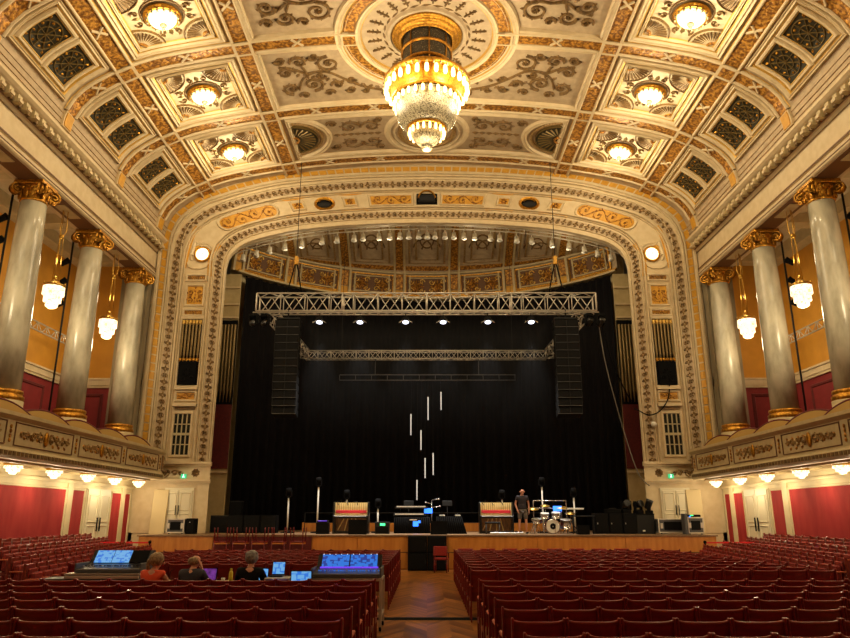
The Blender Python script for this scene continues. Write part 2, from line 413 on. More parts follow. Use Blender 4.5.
def V(s, y, h=0.0):
    sg = -1 if s < 0 else 1; q = min(abs(s), SMAX)
    import bisect
    i = min(max(bisect.bisect_right(CUM, q) - 1, 0), len(PR) - 2)
    t = (q - CUM[i]) / (CUM[i + 1] - CUM[i]); a, b = PR[i], PR[i + 1]
    x = a[0] + (b[0] - a[0]) * t; z = a[1] + (b[1] - a[1]) * t
    dx, dz = b[0] - a[0], b[1] - a[1]; l = hypot(dx, dz)
    return (sg * (x + dz / l * h), y, z - dx / l * h)
YP = 31.0
YB = -9.0
S65, S105, S123 = s_of_x(6.5), s_of_x(10.5), s_of_z(15.2)
RY = [30.1 - 4.35 * k for k in range(9)]       # transverse ribs
# ---- ceiling shell
mb = MB(); mb.patch(-SMAX, SMAX, YB, YP, 0, V, 'ceilp', 72, 12); mb.patch(-SMAX, SMAX, YB, YP, -0.3, V, 'ceilp', 72, 2)
CEIL = struct(mb, 'ceiling')
RP = [(-.34, 0), (-.34, .10), (-.31, .14), (-.27, .14), (-.24, .10), (-.24, .07)]
RPl = RP; RPr = [(-o, h) for o, h in RP[::-1]]
def gold_rib(path, name, side_lines=True, w=1.0):
    mb = MB()
    mb.sweep(path, [(o * w, h) for o, h in RPl], V, 'plaster'); mb.sweep(path, [(o * w, h) for o, h in RPr], V, 'plaster')
    mb.sweep(path, [(-.24 * w, .07), (.24 * w, .07)], V, 'gilt')
    mb.sweep(path, [(-.37 * w, .02), (-.34 * w, .03)], V, 'goldline'); mb.sweep(path, [(.34 * w, .03), (.37 * w, .02)], V, 'goldline')
    return mb
def xmark(mb, s, y, r=.19):
    for d in (-1, 1): mb.sweep([(s - r, y - d * r), (s + r, y + d * r)], rib_prof(.10, .13), V, 'plaster')
CR = 2.75  # radius of the centre ring (midline)
MY = 21.4
for i, y in enumerate(RY):
    if abs(y - MY) < .1: segs = [(-S123, -CR), (CR, S123)]
    else: segs = [(-S123, S123)]
    for a, b in segs:
        mb = gold_rib([(a, y), (b, y)], 'r')
        for x in (2.2, 4.6, 8.5, 11.45):
            for sg in (-1, 1):
                s = sg * s_of_x(x)
                if a < s < b and not (abs(y - MY) < .1 and abs(x - 2.2) < .1): xmark(mb, s, y)
        mb.build('cross_rib', CEIL)
    mb = MB()
    for sg in (-1, 1):
        mb.slab(sg * (S123 + .02), sg * (S123 + .62), y - .28, y + .28, 0, .1, V, 'plaster', 3, 1)
        mb.slab(sg * (S123 + .06), sg * (S123 + .58), y - .22, y + .22, .1, .13, V, 'yellow', 3, 1)
    mb.build('yellow_block', CEIL)
for sg in (-1, 1):
    for S0 in (S65, S105):
        mb = gold_rib([(sg * S0, YB), (sg * S0, YP)], 'r')
        for y in RY: xmark(mb, sg * S0, y - 2.17)
        for y in RY:
            if y > 3:
                mb.slab(sg * S0 - .34, sg * S0 + .34, y - .34, y + .34, .07, .15, V, 'plaster', 1, 1)
                mb.slab(sg * S0 - .24, sg * S0 + .24, y - .24, y + .24, .15, .155, V, 'gilt', 1, 1)
                for k in range(8): mb.leaf(sg * S0, y, k * pi / 4, .16, .08, .2, V, 'goldline')
        mb.build('long_rib', CEIL)
def frame(mb, a0, a1, b0, b1, w, h, m, hb=0.0, gold=True):
    mb.sweep(rect(a0, a1, b0, b1), [(0, hb), (w * .15, h), (w * .4, h * .7), (w * .6, h), (w, hb + .01)], V, m, closed=True, maxlen=.4)
    if gold: mb.sweep(rect(a0, a1, b0, b1), [(w * .86, h * .55), (w, h * .4), (w + .03, hb)], V, 'goldline', closed=True, maxlen=.4)
# ---- coffers with lamps (type A), lattice coffers (B)
def fan(mb, a, b, r, a0, a1, n, m='plaster', m2='orn', h=.05, F=V):
    # shell fan: ridged petals between a0 and a1
    N = 12
    vs = [F(a, b, .06 if h else 0)] + [F(a + r * cos(a0 + (a1 - a0) * i / N), b + r * sin(a0 + (a1 - a0) * i / N), .06) for i in range(N + 1)]
    mb.add(vs, [(0, i + 1, i + 2) for i in range(N)], m)
    for i in range(n):
        t0 = a0 + (a1 - a0) * (i + .5) / n
        mb.sweep([(a + r * .28 * cos(t0), b + r * .28 * sin(t0)), (a + r * .9 * cos(t0), b + r * .9 * sin(t0))], [(-.035, .065), (0, .10), (.035, .065)], F, m2, taper=lambda t: .6 + .8 * t, maxlen=9)
    mb.sweep(circ(a, b, r, 12, a0, a1), rib_prof(.05, .11), F, m2, maxlen=9)
    mb.sweep(circ(a, b, r * .22, 6, a0, a1), rib_prof(.12, .12), F, 'gilt', maxlen=9)
def ceiling_lamp(s, y, label):
    p = Vector(V(s, y, .05)); n = (Vector(V(s, y, 1)) - Vector(V(s, y, 0))).normalized()
    q = Vector((0, 0, -1)).rotation_difference(n); R = q.to_matrix().to_4x4()
    t = thing('ceiling_lamp', label, 'ceiling lamp', tuple(p), 0, 'bowl lamps of the ceiling coffers')
    t.rotation_euler = R.to_euler()
    mb = MB(); mb.lathe([(.30, -.02), (.56, -.02), (.60, -.10), (.54, -.17), (.47, -.19), (.45, -.12), (.3, -.1)], (0, 0, 0), 'gold', 28); mb.build('rim', t)
    mb = MB(); mb.lathe([(.45, -.13), (.44, -.2), (.38, -.29), (.27, -.36), (.14, -.40), (.02, -.41)], (0, 0, 0), 'glassc', 24); mb.build('bowl', t)
    mb = MB(); mb.lathe([(.10, -.38), (.12, -.44), (.08, -.5), (.05, -.52), (.06, -.57), (.01, -.62)], (0, 0, 0), 'crystal', 10); mb.build('finial', t)
    mb = MB()
    for k in range(16):
        a = k * pi / 8; mb.ell((.5 * cos(a), .5 * sin(a), -.22), (.035, .035, .07), 'crystal', 6, 5)
    mb.build('drop_fringe', t)['kind'] = 'stuff'
    lamp((0, 0, -1.0), P_CEIL, .35, parent=t)
def cofferA(sg, yc, detail, label):
    s0 = (S65 + S105) / 2 * sg; A, B = 1.62, 1.72
    mb = MB(); frame(mb, s0 - A, s0 + A, yc - B, yc + B, .26, .12, 'plaster', 0)
    frame(mb, s0 - A + .30, s0 + A - .30, yc - B + .30, yc + B - .30, .13, .10, 'plaster', .02)
    mb.build('coffer_frame', CEIL)
    mb = MB(); a, b = A - .46, B - .46
    mb.patch(s0 - a, s0 + a, yc - b, yc + b, .03, V, 'ceilpanel', 4, 4)
    if detail:
        for i, (x, y) in enumerate(((-1, -1), (1, -1), (1, 1), (-1, 1))):
            a0 = (0, pi / 2, pi, 3 * pi / 2)[i]
            fan(mb, s0 + x * a, yc + y * b, .82, a0, a0 + pi / 2, 9)
        for k in range(4):
            t = k * pi / 2; c, n_ = cos(t), sin(t)
            mb.leaf(s0 + c * .6, yc + n_ * .6, t, .5, .26, .1, V, 'lattgold')
            for d in (-1, 1):
                scroll(mb, s0 + c * .82 - n_ * d * .22, yc + n_ * .82 + c * d * .22, .13, t, 1.2, d, .05, .1, V, 'orn')
        mb.sweep(circ(s0, yc, .68, 24), rib_prof(.06, .08), V, 'orn', closed=True, maxlen=9)
    mb.build('coffer_panel', CEIL)
    ceiling_lamp(s0, yc, label)
def cofferB(sg, yc, detail):
    sa, sb = S105 + .40, S123 - .12; sc = (sa + sb) / 2
    lo, hi = sorted((sg * sa, sg * sb))
    mb = MB(); frame(mb, lo, hi, yc - 1.78, yc + 1.62, .2, .12, 'plaster', 0)
    yc = yc - .08
    lo2, hi2 = lo + .26, hi - .26
    for y0, y1 in ((yc - 1.38, yc - .07), (yc + .07, yc + 1.38)):
        mb.sweep(rect(lo2, hi2, y0, y1), [(-.06, 0), (0, .1), (.07, .1), (.1, .02)], V, 'plaster', closed=True, maxlen=.3)
        mb.sweep(rect(lo2, hi2, y0, y1), [(.1, .06), (.13, .06)], V, 'goldline', closed=True, maxlen=.3)
    mb.build('coffer_frame', CEIL)
    for y0, y1 in ((yc - 1.38, yc - .07), (yc + .07, yc + 1.38)):
        mb = MB(); mb.patch(lo2 + .1, hi2 - .1, y0 + .1, y1 - .1, .015, V, 'lattice', 4, 2)
        if detail:
            cs, cy = (lo2 + hi2) / 2, (y0 + y1) / 2; r = min((hi2 - lo2) / 2, (y1 - y0) / 2) - .14
            mb.sweep(circ(cs, cy, r, 20), rib_prof(.05, .05), V, 'lattgold', closed=True, maxlen=9)
            mb.sweep(circ(cs, cy, r * .55, 16), rib_prof(.04, .05), V, 'lattgold', closed=True, maxlen=9)
            for k in range(8):
                t = k * pi / 4; mb.sweep([(cs, cy), (cs + r * cos(t), cy + r * sin(t))], rib_prof(.035, .05), V, 'lattgold', maxlen=9)
                mb.leaf(cs + r * .72 * cos(t + pi / 8), cy + r * .72 * sin(t + pi / 8), t, .13, .13, .08, V, 'gold')
            for x in (-1, 1):
                for y in (-1, 1): mb.leaf(cs + x * r, cy + y * r, atan2(-y, -x), .2, .12, .07, V, 'gold')
        mb.build('lattice_grille', CEIL)
for i, y in enumerate(RY[1:8]):
    yc = y + 2.175
    for sg in (-1, 1):
        vis = i < 3
        if vis: lab = 'glowing gilt ceiling bowl, %s from the proscenium arch, %s' % (ORD[i + 1], SIDE[sg])
        else: lab = 'glowing gilt ceiling bowl out over the rear stalls, %s from the arch, %s' % (ORD[i + 1], SHORT[sg])
        cofferA(sg, yc, vis, lab); cofferB(sg, yc, vis)
    # centre cells
    mb = MB()
    if i in (1, 2):
        mir = 1 if i == 1 else -1                      # cells each side of the medallion rib
        yb = MY + mir * .46; yt = MY + mir * 3.88
        for sg in (-1, 1):
            # outline with a bite taken by the centre ring
            R0 = CR + .48
            arc = [(sg * R0 * cos(t), MY + mir * R0 * sin(t)) for t in [math.asin(.55 / R0) + (pi / 2 - .06 - math.asin(.55 / R0)) * k / 12 for k in range(13)]]
            path = [(sg * (S65 - .5), yb)] + arc + [(sg * .22, yt), (sg * (S65 - .5), yt)]
            if arc[-1][1] * mir > yt * mir: pass
            if sg * mir < 0: path = path[::-1]
            pr = [(0, 0), (.04, .12), (.1, .08), (.16, .12), (.26, .01), (.3, .01), (.34, .06), (.4, .01)]
            pr = [(-o, h) for o, h in pr] if True else pr
            mb.sweep(path, [( -o, h) for o, h in pr], V, 'plaster', closed=True, maxlen=.5)
            mb.sweep(path, [(.27, .03), (.30, .035)], V, 'goldline', closed=True, maxlen=.5)
        mb.build('centre_coffer_frame', CEIL); mb = MB()
        for sg in (-1, 1):
            cy = MY + mir * 2.2
            X = lambda v: sg * v
            for (cx, oy, r, a0, tr, d) in ((3.67, 1.42, .46, -pi / 2, 1.6, 1), (4.42, 2.62, .42, pi / 2, 1.6, 1), (4.77, 1.2, .33, 0, 1.4, -1), (5.32, 1.78, .34, pi, 1.4, 1), (5.28, 2.8, .36, pi / 2, 1.4, -1), (5.45, 1.02, .22, 0, 1.3, 1),
                                           (3.5, 2.75, .24, 0, 1.3, -1), (4.2, .95, .2, 0, 1.2, 1), (3.0, 3.1, .2, 0, 1.3, 1), (2.9, 2.45, .17, pi, 1.2, -1), (2.4, 3.2, .15, 0, 1.2, 1), (4.85, 3.3, .2, 0, 1.2, -1), (3.85, 3.25, .2, pi, 1.2, 1), (1.7, 3.45, .14, pi, 1.1, -1), (4.05, 2.1, .2, pi, 1.2, -1)):
                scroll(mb, X(cx), MY + mir * oy, r, a0 if sg > 0 else pi - a0, tr, d * sg * mir, .11, .08, V, 'orn')
            for pts in ([(5.0, 2.9), (4.75, 2.2), (4.2, 1.85), (3.7, 1.95), (3.2, 2.4), (2.5, 2.95), (1.6, 3.3), (.9, 3.55)], [(5.55, 1.4), (5.0, 1.6), (4.6, 1.9), (4.2, 1.85), (3.67, 1.88)], [(4.7, 1.5), (4.6, 1.75), (4.55, 2.2)]):
                q = crom([(X(u), MY + mir * v) for u, v in pts], 5); mb.sweep(q, rib_prof(.09, .07), V, 'orn', maxlen=.4)
            for k in range(16):
                u = 5.0 - k * .27; v = 2.0 + (5.0 - u) * .36
                mb.leaf(X(u), MY + mir * (v + .14 * (-1) ** k), (0 if sg < 0 else pi) + (1 if k % 2 else -1) * 1.0, .3, .17, .07, V, 'orn')
        mb.build('scroll_relief', CEIL)
    elif i == 0 or i >= 3:
        pr = [(0, 0), (.04, .12), (.1, .08), (.16, .12), (.26, .01)]
        mb.sweep(rect(-S65 + .5, S65 - .5, yc - 1.7, yc + 1.7), pr, V, 'plaster', closed=True, maxlen=.5)
        mb.sweep(rect(-S65 + .5, S65 - .5, yc - 1.7, yc + 1.7), [(.27, .03), (.30, .035)], V, 'goldline', closed=True, maxlen=.5)
        mb.build('centre_coffer_frame', CEIL); mb = MB()
        if i == 0 or i == 3:
            for sg in (-1, 1):
                cx = sg * (S65 - .62)
                a0 = pi / 2 if sg > 0 else -pi / 2
                mb.sweep(circ(cx, yc, 1.55, 20, a0, a0 + pi), [(-.16, 0), (-.1, .12), (-.03, .07), (.05, .12), (.1, .01)], V, 'plaster', maxlen=9)
                mb.sweep(circ(cx, yc, 1.25, 20, a0, a0 + pi), rib_prof(.16, .07), V, 'ornlight', maxlen=9)
                fan(mb, cx, yc, 1.08, a0, a0 + pi, 13, 'lattice', 'lattgold')
            for r, w, m_ in ((1.75, .3, 'plaster'), (1.45, .1, 'plaster'), (1.2, .22, 'ornlight'), (.85, .14, 'plaster')):
                mb.sweep(circ(0, yc, r, 32), rib_prof(w, .12), V, m_, closed=True, maxlen=9)
            mb.patch(-.6, .6, yc - .6, yc + .6, .02, V, 'lattice', 2, 2)
            for sg in (-1, 1):
                for d in (-1, 1):
                    for (cx, oy, r, a0, dd) in ((2.45, .62, .42, 0, 1), (3.35, .62, .46, pi, -1), (4.1, .95, .22, 0, 1), (2.1, 1.15, .18, 0, -1)):
                        scroll(mb, sg * cx, yc + d * oy, r, a0 if sg > 0 else pi - a0, 1.4, dd * sg * d, .09, .08, V, 'orn')
                for k in range(7): mb.leaf(sg * (2.0 + k * .3), yc, 0 if sg > 0 else pi, .34, .2, .09, V, 'orn')
            mb.build('scroll_relief', CEIL)
# ---- centre medallion
mb = MB()
for rr, pr, m_ in ((CR + .42, [(-.12, 0), (-.08, .13), (0, .09), (.08, .13), (.12, 0)], 'plaster'), (CR + .28, rib_prof(.06, .1), 'goldline'), (CR - .3, [(-.12, 0), (-.08, .13), (0, .09), (.08, .13), (.12, 0)], 'plaster'), (CR - .42, rib_prof(.05, .08), 'goldline')):
    mb.sweep(circ(0, MY, rr, 64), pr, V, m_, closed=True, maxlen=9)
mb.sweep(circ(0, MY, CR, 64), [(-.2, .05), (.2, .05)], V, 'gilt', closed=True, maxlen=9)
for t in (0, pi): mb.slab(CR * cos(t) - .3, CR * cos(t) + .3, MY - .3, MY + .3, .05, .15, V, 'plaster'); mb.slab(CR * cos(t) - .22, CR * cos(t) + .22, MY - .22, MY + .22, .15, .16, V, 'gilt')
for k in range(24):
    t = k * pi / 12 + .13; c, n_ = cos(t), sin(t)
    mb.sweep([(c * 1.62, MY + n_ * 1.62), (c * 2.12, MY + n_ * 2.12)], rib_prof(.06, .06), V, 'orn', maxlen=9)
    for q, l in ((1.72, .16), (1.88, .13), (2.02, .09)):
        for d in (-1, 1): mb.leaf(c * q, MY + n_ * q, t + d * 1.2, l, .07, .06, V, 'orn')
    t2 = t + pi / 24; mb.leaf(cos(t) * 1.5, MY + sin(t) * 1.5, t + pi / 2, .38, .09, .06, V, 'orn')
mb.sweep(circ(0, MY, 1.35, 48), [(-.1, 0), (-.05, .1), (.05, .1), (.1, 0)], V, 'ceilp', closed=True, maxlen=9)
mb.build('centre_medallion', CEIL)
# horizontal mouldings above the cornice
mb = MB()
for sg in (-1, 1):
    for z in (15.05, 14.85, 14.66):
        s = s_of_z(z) * sg; mb.sweep([(s, YB), (s, YP)], rib_prof(.03, .03), V, 'ornlight', maxlen=20)
mb.build('cove_moulding', CEIL)
# ================================================================ proscenium wall (a flat band that follows the arch)
OK = [(-12.45, 1.22), (-12.45, 13.6), (-12.42, 14.7), (-12.2, 15.55), (-11.85, 16.02), (-11.2, 16.58), (-10.5, 16.95), (-9.0, 17.46), (-7.1, 17.91), (-3.5, 18.24), (0, 18.34)]
IK = [(-9.33, 1.22), (-9.33, 12.5), (-9.31, 13.0), (-9.22, 13.42), (-9.05, 13.75), (-8.72, 14.08), (-8.22, 14.33), (-7.22, 14.63), (-5.6, 14.94), (-2.8, 15.17), (0, 15.24)]
OO = [OK[0]] + crom([OK[1]] + OK[2:], 5); II = [IK[0]] + crom([IK[1]] + IK[2:], 5)
TC = [0.0]
for k in range(len(OO) - 1):
    TC.append(TC[-1] + .5 * (hypot(OO[k + 1][0] - OO[k][0], OO[k + 1][1] - OO[k][1]) + hypot(II[k + 1][0] - II[k][0], II[k + 1][1] - II[k][1])))
TM = TC[-1]                                          # centre of the arch; t runs 0..2*TM
def PM(t, w, h=0.0):
    sg = 1
    if t > TM: t = 2 * TM - t; sg = -1
    t = max(0, t); i = 0
    while i < len(TC) - 2 and TC[i + 1] < t: i += 1
    u = (t - TC[i]) / (TC[i + 1] - TC[i])
    o = [OO[i][k] + (OO[i + 1][k] - OO[i][k]) * u for k in (0, 1)]; n = [II[i][k] + (II[i + 1][k] - II[i][k]) * u for k in (0, 1)]
    return (sg * (o[0] + (n[0] - o[0]) * w), YP - h, o[1] + (n[1] - o[1]) * w)
TS = TC[1]; TCo = TC[25] if len(TC) > 25 else TM       # end of the straight side; end of the corner
def t_of_z(z): return z - 1.22
mb = MB(); mb.patch(0, 2 * TM, 0, 1, 0, PM, 'plaster', 120, 1)
PMb = lambda t, w, h: (PM(t, w * (1 - .12 * h))[0], YP + h, PM(t, w * (1 - .12 * h))[2])
mb.patch(0, 2 * TM, 0, 1, 1.1, PMb, 'plaster', 120, 1)
vs = []
for k in range(121): vs += [PMb(2 * TM * k / 120, 1, 0), PMb(2 * TM * k / 120, 1, 1.1)]
mb.add(vs, [(2 * k, 2 * k + 1, 2 * k + 3, 2 * k + 2) for k in range(120)], 'plaster')
# the wall between the arch band and the side walls / floor
for sg in (-1, 1):
    mb.box(*sorted((sg * 12.44, sg * 16.1)), YP + .03, YP + 1.0, 0, 16.6, 'plaster')
    mb.box(*sorted((sg * 10.82, sg * 12.6)), YP + .03, YP + 1.0, 0, 1.25, 'plaster')
WALLP = struct(mb, 'wall_proscenium')
T2 = 2 * TM; t41 = t_of_z(4.2)
def wb(t, ws, wt):   # the bands shift from the sides to the crown of the arch
    q = min(t, T2 - t); f = min(1, max(0, (q - TS) / 3.5)); return ws + (wt - ws) * f
def PB(ws, wt): return lambda t, o, h: PM(t, wb(t, ws, wt) + o / 3.12, h)
def along(mb, ws, wt, prof, m, t0=None, t1=None, n=110):
    t0 = t41 if t0 is None else t0; t1 = T2 - t41 if t1 is None else t1
    mb.sweep([(t0 + (t1 - t0) * k / n, 0) for k in range(n + 1)], prof, PB(ws, wt), m, maxlen=9)
mb = MB()
along(mb, 0.0, 0.0, [(-.12, 0), (-.1, .12), (0, .12), (.03, .05)], 'plaster')
for ws, wt, w, h in ((.115, .15, .10, .09), (.15, .2, .06, .12), (.30, .25, .05, .06), (.345, .43, .09, .13), (.375, .46, .05, .09), (.76, .72, .09, .13), (.80, .75, .05, .08), (.955, .90, .05, .07), (.985, .985, .10, .14)):
    along(mb, ws, wt, rib_prof(w, h), 'plaster')
mb.build('arch_moulding', WALLP)
mb = MB()
nb = 118
for k in range(nb):
    a = t41 + (T2 - 2 * t41) * (k + .08) / nb; b = t41 + (T2 - 2 * t41) * (k + .92) / nb
    mb.slab(a, b, -.11, .11, .01, .035, PB(.052, .07), 'yellow', 2, 1)
mb.build('yellow_block_border', WALLP)
def arch_vine(ws, wt, name, wd, n):
    mb = MB(); F_ = PB(ws, wt); L = (T2 - 2 * t41) / n
    along(mb, ws, wt, [(-wd * .52, .012), (wd * .52, .012)], 'ceilp')
    for k in range(n):
        c = t41 + L * (k + .5)
        if k % 2 == 0:
            mb.sweep(circ(c, 0, L * .36, 10, rb=wd * .36), rib_prof(.04, .06), F_, 'ornlight', closed=True, maxlen=9)
            for q in range(4): mb.leaf(c, 0, q * pi / 2 + .78, wd * .34, .09, .08, F_, 'orn')
        else:
            for d in (-1, 1):
                mb.leaf(c + d * L * .05, 0, 0 if d > 0 else pi, L * .55, wd * .34, .08, F_, 'ornlight')
                mb.leaf(c, 0, d * 1.1, wd * .46, .09, .07, F_, 'ornlight'); mb.leaf(c, 0, d * 2.1, wd * .46, .09, .07, F_, 'ornlight')
                mb.sweep(spiral(c, d * wd * .32, wd * .16, 0, 1.1, d, 9), rib_prof(.035, .06), F_, 'orn', maxlen=9)
    mb.build(name, WALLP)
arch_vine(.235, .33, 'leaf_border', .34, 150)
arch_vine(.875, .84, 'leaf_border', .32, 144)
# panels of the band round the arch: long ochre panels, squares, discs
FB = PB(.56, .59)
def arc_panel(tc, L, Wd, m='yellow', relief=True, round_=False):
    mb = MB(); r = Wd / 2
    if round_:
        path = circ(tc + L / 2 - r, 0, r, 8, -pi / 2, pi / 2) + circ(tc - L / 2 + r, 0, r, 8, pi / 2, 3 * pi / 2)
    else: path = rect(tc - L / 2, tc + L / 2, -r, r)
    mb.sweep(path, [(-.06, 0), (-.02, .09), (.05, .05), (.07, 0)], FB, 'plaster', closed=True, maxlen=.3)
    n = len(path); c = FB(tc, 0, .02)
    # filled field
    N = 12
    if round_:
        vs = [FB(p[0], p[1], .02) for p in path]; mb.add(vs, [tuple(range(n))], m)
    else: mb.patch(tc - L / 2 + .05, tc + L / 2 - .05, -r + .05, r - .05, .02, FB, m, 4, 1)
    if relief: rinceau(mb, tc - L / 2 + .1, tc + L / 2 - .1, 0, Wd * .62, max(2, int(L / .62)), .06, .07, FB, 'gilt')
    mb.build('ochre_panel', WALLP)
for sg in (-1, 1):
    arc_panel(TM + sg * 1.75, 2.1, .56); arc_panel(TM + sg * 3.75, .6, .42, relief=False)
    arc_panel(TM + sg * 6.3, .6, .42, relief=False); arc_panel(TM + sg * 8.75, 2.9, .72, round_=True)
    for tcc in (3.75, 6.3, 11.85):
        mb = MB()
        for k in range(8): mb.leaf(TM + sg * tcc, 0, k * pi / 4, .22, .13, .08, FB, 'gilt')
        mb.build('square_rosette', WALLP)
    arc_panel(TM + sg * 11.85, .62, .62, relief=False)
    for d in (-1, 1):
        mb = MB()
        for (u0, u1, o, wd) in ((10.9, 12.9, .62, .1), (2.95, 4.35, .48, .07), (5.65, 7.1, .48, .07)):
            mb.sweep([(TM + sg * (u0 + (u1 - u0) * k / 8), d * (o - .08 * sin(pi * k / 8))) for k in range(9)], [(-wd, 0), (-wd, .03), (wd, .03), (wd, 0)], FB, 'yellow', maxlen=9)
        mb.build('ochre_strip', WALLP)
    # recessed round ventilation grilles with their gilt hood
    c = FB(TM + sg * 5.0, 0, 0); mb = MB(); R = Matrix.Rotation(pi / 2, 4, 'X')
    FV = lambda a, b, h: (c[0] + a, YP - h, c[2] + b)
    q = circ(0, 0, .42, 24, rb=.27); mb.sweep(q, [(-.09, 0), (-.05, .07), (.02, .05), (.05, .02)], FV, 'gold', closed=True, maxlen=9)
    mb.add([FV(a_, b_, .015) for a_, b_ in circ(0, 0, .40, 24, rb=.25)], [tuple(range(24))], 'black')
    mb.ell((c[0], YP - .02, c[2] - .07), (.33, .1, .16), 'dark', 16, 8); mb.sweep(circ(0, .0, .3, 10, .4, pi - .4, rb=.2), rib_prof(.05, .05), FV, 'gold', maxlen=9)
    mb.build('round_vent', WALLP)
mb = MB(); c = FB(TM, 0, 0)
mb.cbox((0, YP - .02, c[2]), (1.0, .04, .56), 'black'); mb.cbox((0, YP - .16, c[2] - .06), (.8, .28, .34), 'dark', bev=.06)
mb.sweep(circ(0, 0, .4, 12, 0, pi), rib_prof(.08, .1), lambda a, b, h: (a, YP - .3 - h, c[2] + b - .1), 'gold', maxlen=9)
mb.build('centre_vent', WALLP)
# ---- pier panels on the two sides
FP = {}
for sg in (-1, 1):
    def FPs(a, z, h, sg=sg): return (sg * (10.68 - a), YP - h, z)      # a: metres from panel axis toward stage
    F_ = FPs
    def rectpan(z0, z1, hw, m, name, rel=None, h=.09):
        mb = MB()
        mb.sweep(rect(-hw, hw, z0, z1), [(-.07, 0), (-.03, h), (.02, h), (.05, .02)], F_, 'plaster', closed=True, maxlen=9)
        mb.patch(-hw, hw, z0, z1, .015, F_, m)
        if rel: rel(mb)
        mb.build(name, WALLP)
    def rel1(mb):
        for d in (-1, 1):
            for (z, r, dd) in ((11.45, .16, 1), (11.85, .14, -1), (11.65, .08, 1)): scroll(mb, d * .22, z, r, 0 if d > 0 else pi, 1.3, dd * d, .05, .05, F_, 'gilt')
        for k in range(5): mb.leaf(0, 11.3 + k * .17, pi / 2, .2, .14, .06, F_, 'gilt')
    rectpan(11.22, 12.18, .40, 'yellow', 'ochre_panel', rel1)
    def rel2(mb): rinceau(mb, -.4, .4, 12.55, .2, 4, .04, .05, F_, 'gilt')
    rectpan(12.42, 12.68, .44, 'ornlight', 'frieze_panel', rel2)
    def rel3(mb): rinceau(mb, -.4, .4, 10.88, .2, 5, .04, .05, F_, 'gilt')
    rectpan(10.74, 11.0, .44, 'yellow', 'frieze_panel', rel3)
    def rel4(mb):
        for k in range(10): mb.leaf(0, 7.02, k * pi / 5, .2 if k % 5 else .4, .1, .06, F_, 'gilt')
        for d in (-1, 1): scroll(mb, d * .28, 7.02, .12, 0, 1.2, d, .05, .05, F_, 'gilt')
    rectpan(6.82, 7.22, .44, 'yellow', 'ochre_panel', rel4)
    mb = MB()
    for z, hh in ((7.36, .16), (6.62, .16), (10.66, .06)): mb.slab(-.52, .52, z - .06, z + .06, 0, hh, F_, 'plaster')
    mb.slab(-.44, .44, 6.42, 6.52, 0, .05, F_, 'orn')
    mb.build('ledge', WALLP)
    # organ grille
    mb = MB()
    mb.sweep(rect(-.5, .5, 7.46, 10.6), [(-.05, 0), (-.02, .08), (.03, .06), (.05, .02)], F_, 'plaster', closed=True, maxlen=9)
    mb.patch(-.47, .47, 7.48, 10.58, .012, F_, 'black')
    mb.build('organ_recess', WALLP)
    mb = MB()
    for k in range(6):
        x = sg * (10.68 - (-.38 + .152 * k)); z0 = 8.62
        mb.lathe([(.02, z0), (.055, z0 + .3), (.055, 10.3), (.05, 10.32)], (x, YP - .09, 0), 'pipe', 8)
        mb.lathe([(.07, 10.3), (.07, 10.5)], (x, YP - .06, 0), 'goldline', 8)
        mb.lathe([(.07, z0 - .05), (.075, z0 + .1)], (x, YP - .08, 0), 'gold', 8)
    mb.build('organ_pipes', WALLP)
    mb = MB(); mb.slab(-.36, .38, 7.52, 8.6, .01, .14, F_, 'blacklac')
    for k in range(7): mb.leaf(.0, 8.05, k * 2 * pi / 7, .34, .16, .2, F_, 'blacklac')
    for d in (-1, 1): scroll(mb, d * .18, 7.8, .13, 0, 1.2, d, .05, .17, F_, 'black')
    mb.build('carved_panel', WALLP)
    # window
    w = MB(); w.sweep(rect(-.44, .36, 4.42, 6.28), [(-.08, 0), (-.04, .08), (.03, .08), (.05, .0)], F_, 'plaster', closed=True, maxlen=9)
    for k in range(1, 4): w.slab(-.44 + .2 * k - .022, -.44 + .2 * k + .022, 4.44, 6.26, .02, .07, F_, 'muntin')
    for z in (4.9, 5.78): w.slab(-.42, .34, z - .02, z + .02, .02, .07, F_, 'muntin')
    w.slab(-.42, .34, 5.3, 5.4, .02, .08, F_, 'muntin')
    wo = struct(w, 'window_%d' % (1 if sg < 0 else 2)); g = MB(); g.patch(-.44, .36, 4.42, 6.28, .01, F_, 'glassdark'); g.build('window_glass', wo)
    # round clock-like light
    t = thing('round_wall_light', 'round glowing wall light with gilt rim high on the arch pier, ' + SHORT[sg], 'wall light', (sg * 10.5, YP, 13.70), 0, 'round lights on the arch piers')
    R = Matrix.Rotation(pi / 2, 4, 'X')
    m2 = MB(); m2.lathe([(.36, 0), (.40, .05), (.36, .12), (.31, .13), (.29, .09)], (0, 0, 0), 'gold', 28, R, cap=False); m2.build('rim', t)
    m2 = MB(); m2.lathe([(.01, .10), (.29, .09)], (0, 0, 0), 'clockface', 28, R, cap=False)
    m2.build('dial', t)
    m2 = MB()
    for a, l in ((.4, .16), (2.2, .22)): m2.tube([(0, -.12, 0), (l * sin(a), -.12, l * cos(a))], .012, 'brass', 5)
    m2.build('hand', t)
    lamp((0, -.5, 0), P_CLOCK, .2, parent=t)
    mb = MB()
    mb.sweep(circ(-.18, 13.70, .55, 20, -.6, pi + .6), rib_prof(.05, .07), lambda a, z, h, sg=sg: (sg * (10.68 + a), YP - h, z), 'plaster', maxlen=9)
    mb.sweep([(-.5, 13.3), (-.42, 13.1), (-.2, 13.0), (.2, 13.0), (.42, 13.1), (.5, 13.3)], rib_prof(.05, .07), F_, 'plaster', maxlen=9)
    mb.build('light_surround', WALLP)
    # base cornice, frieze, plinth
    mb = MB(); X0, X1 = sorted((sg * 9.28, sg * 12.5))
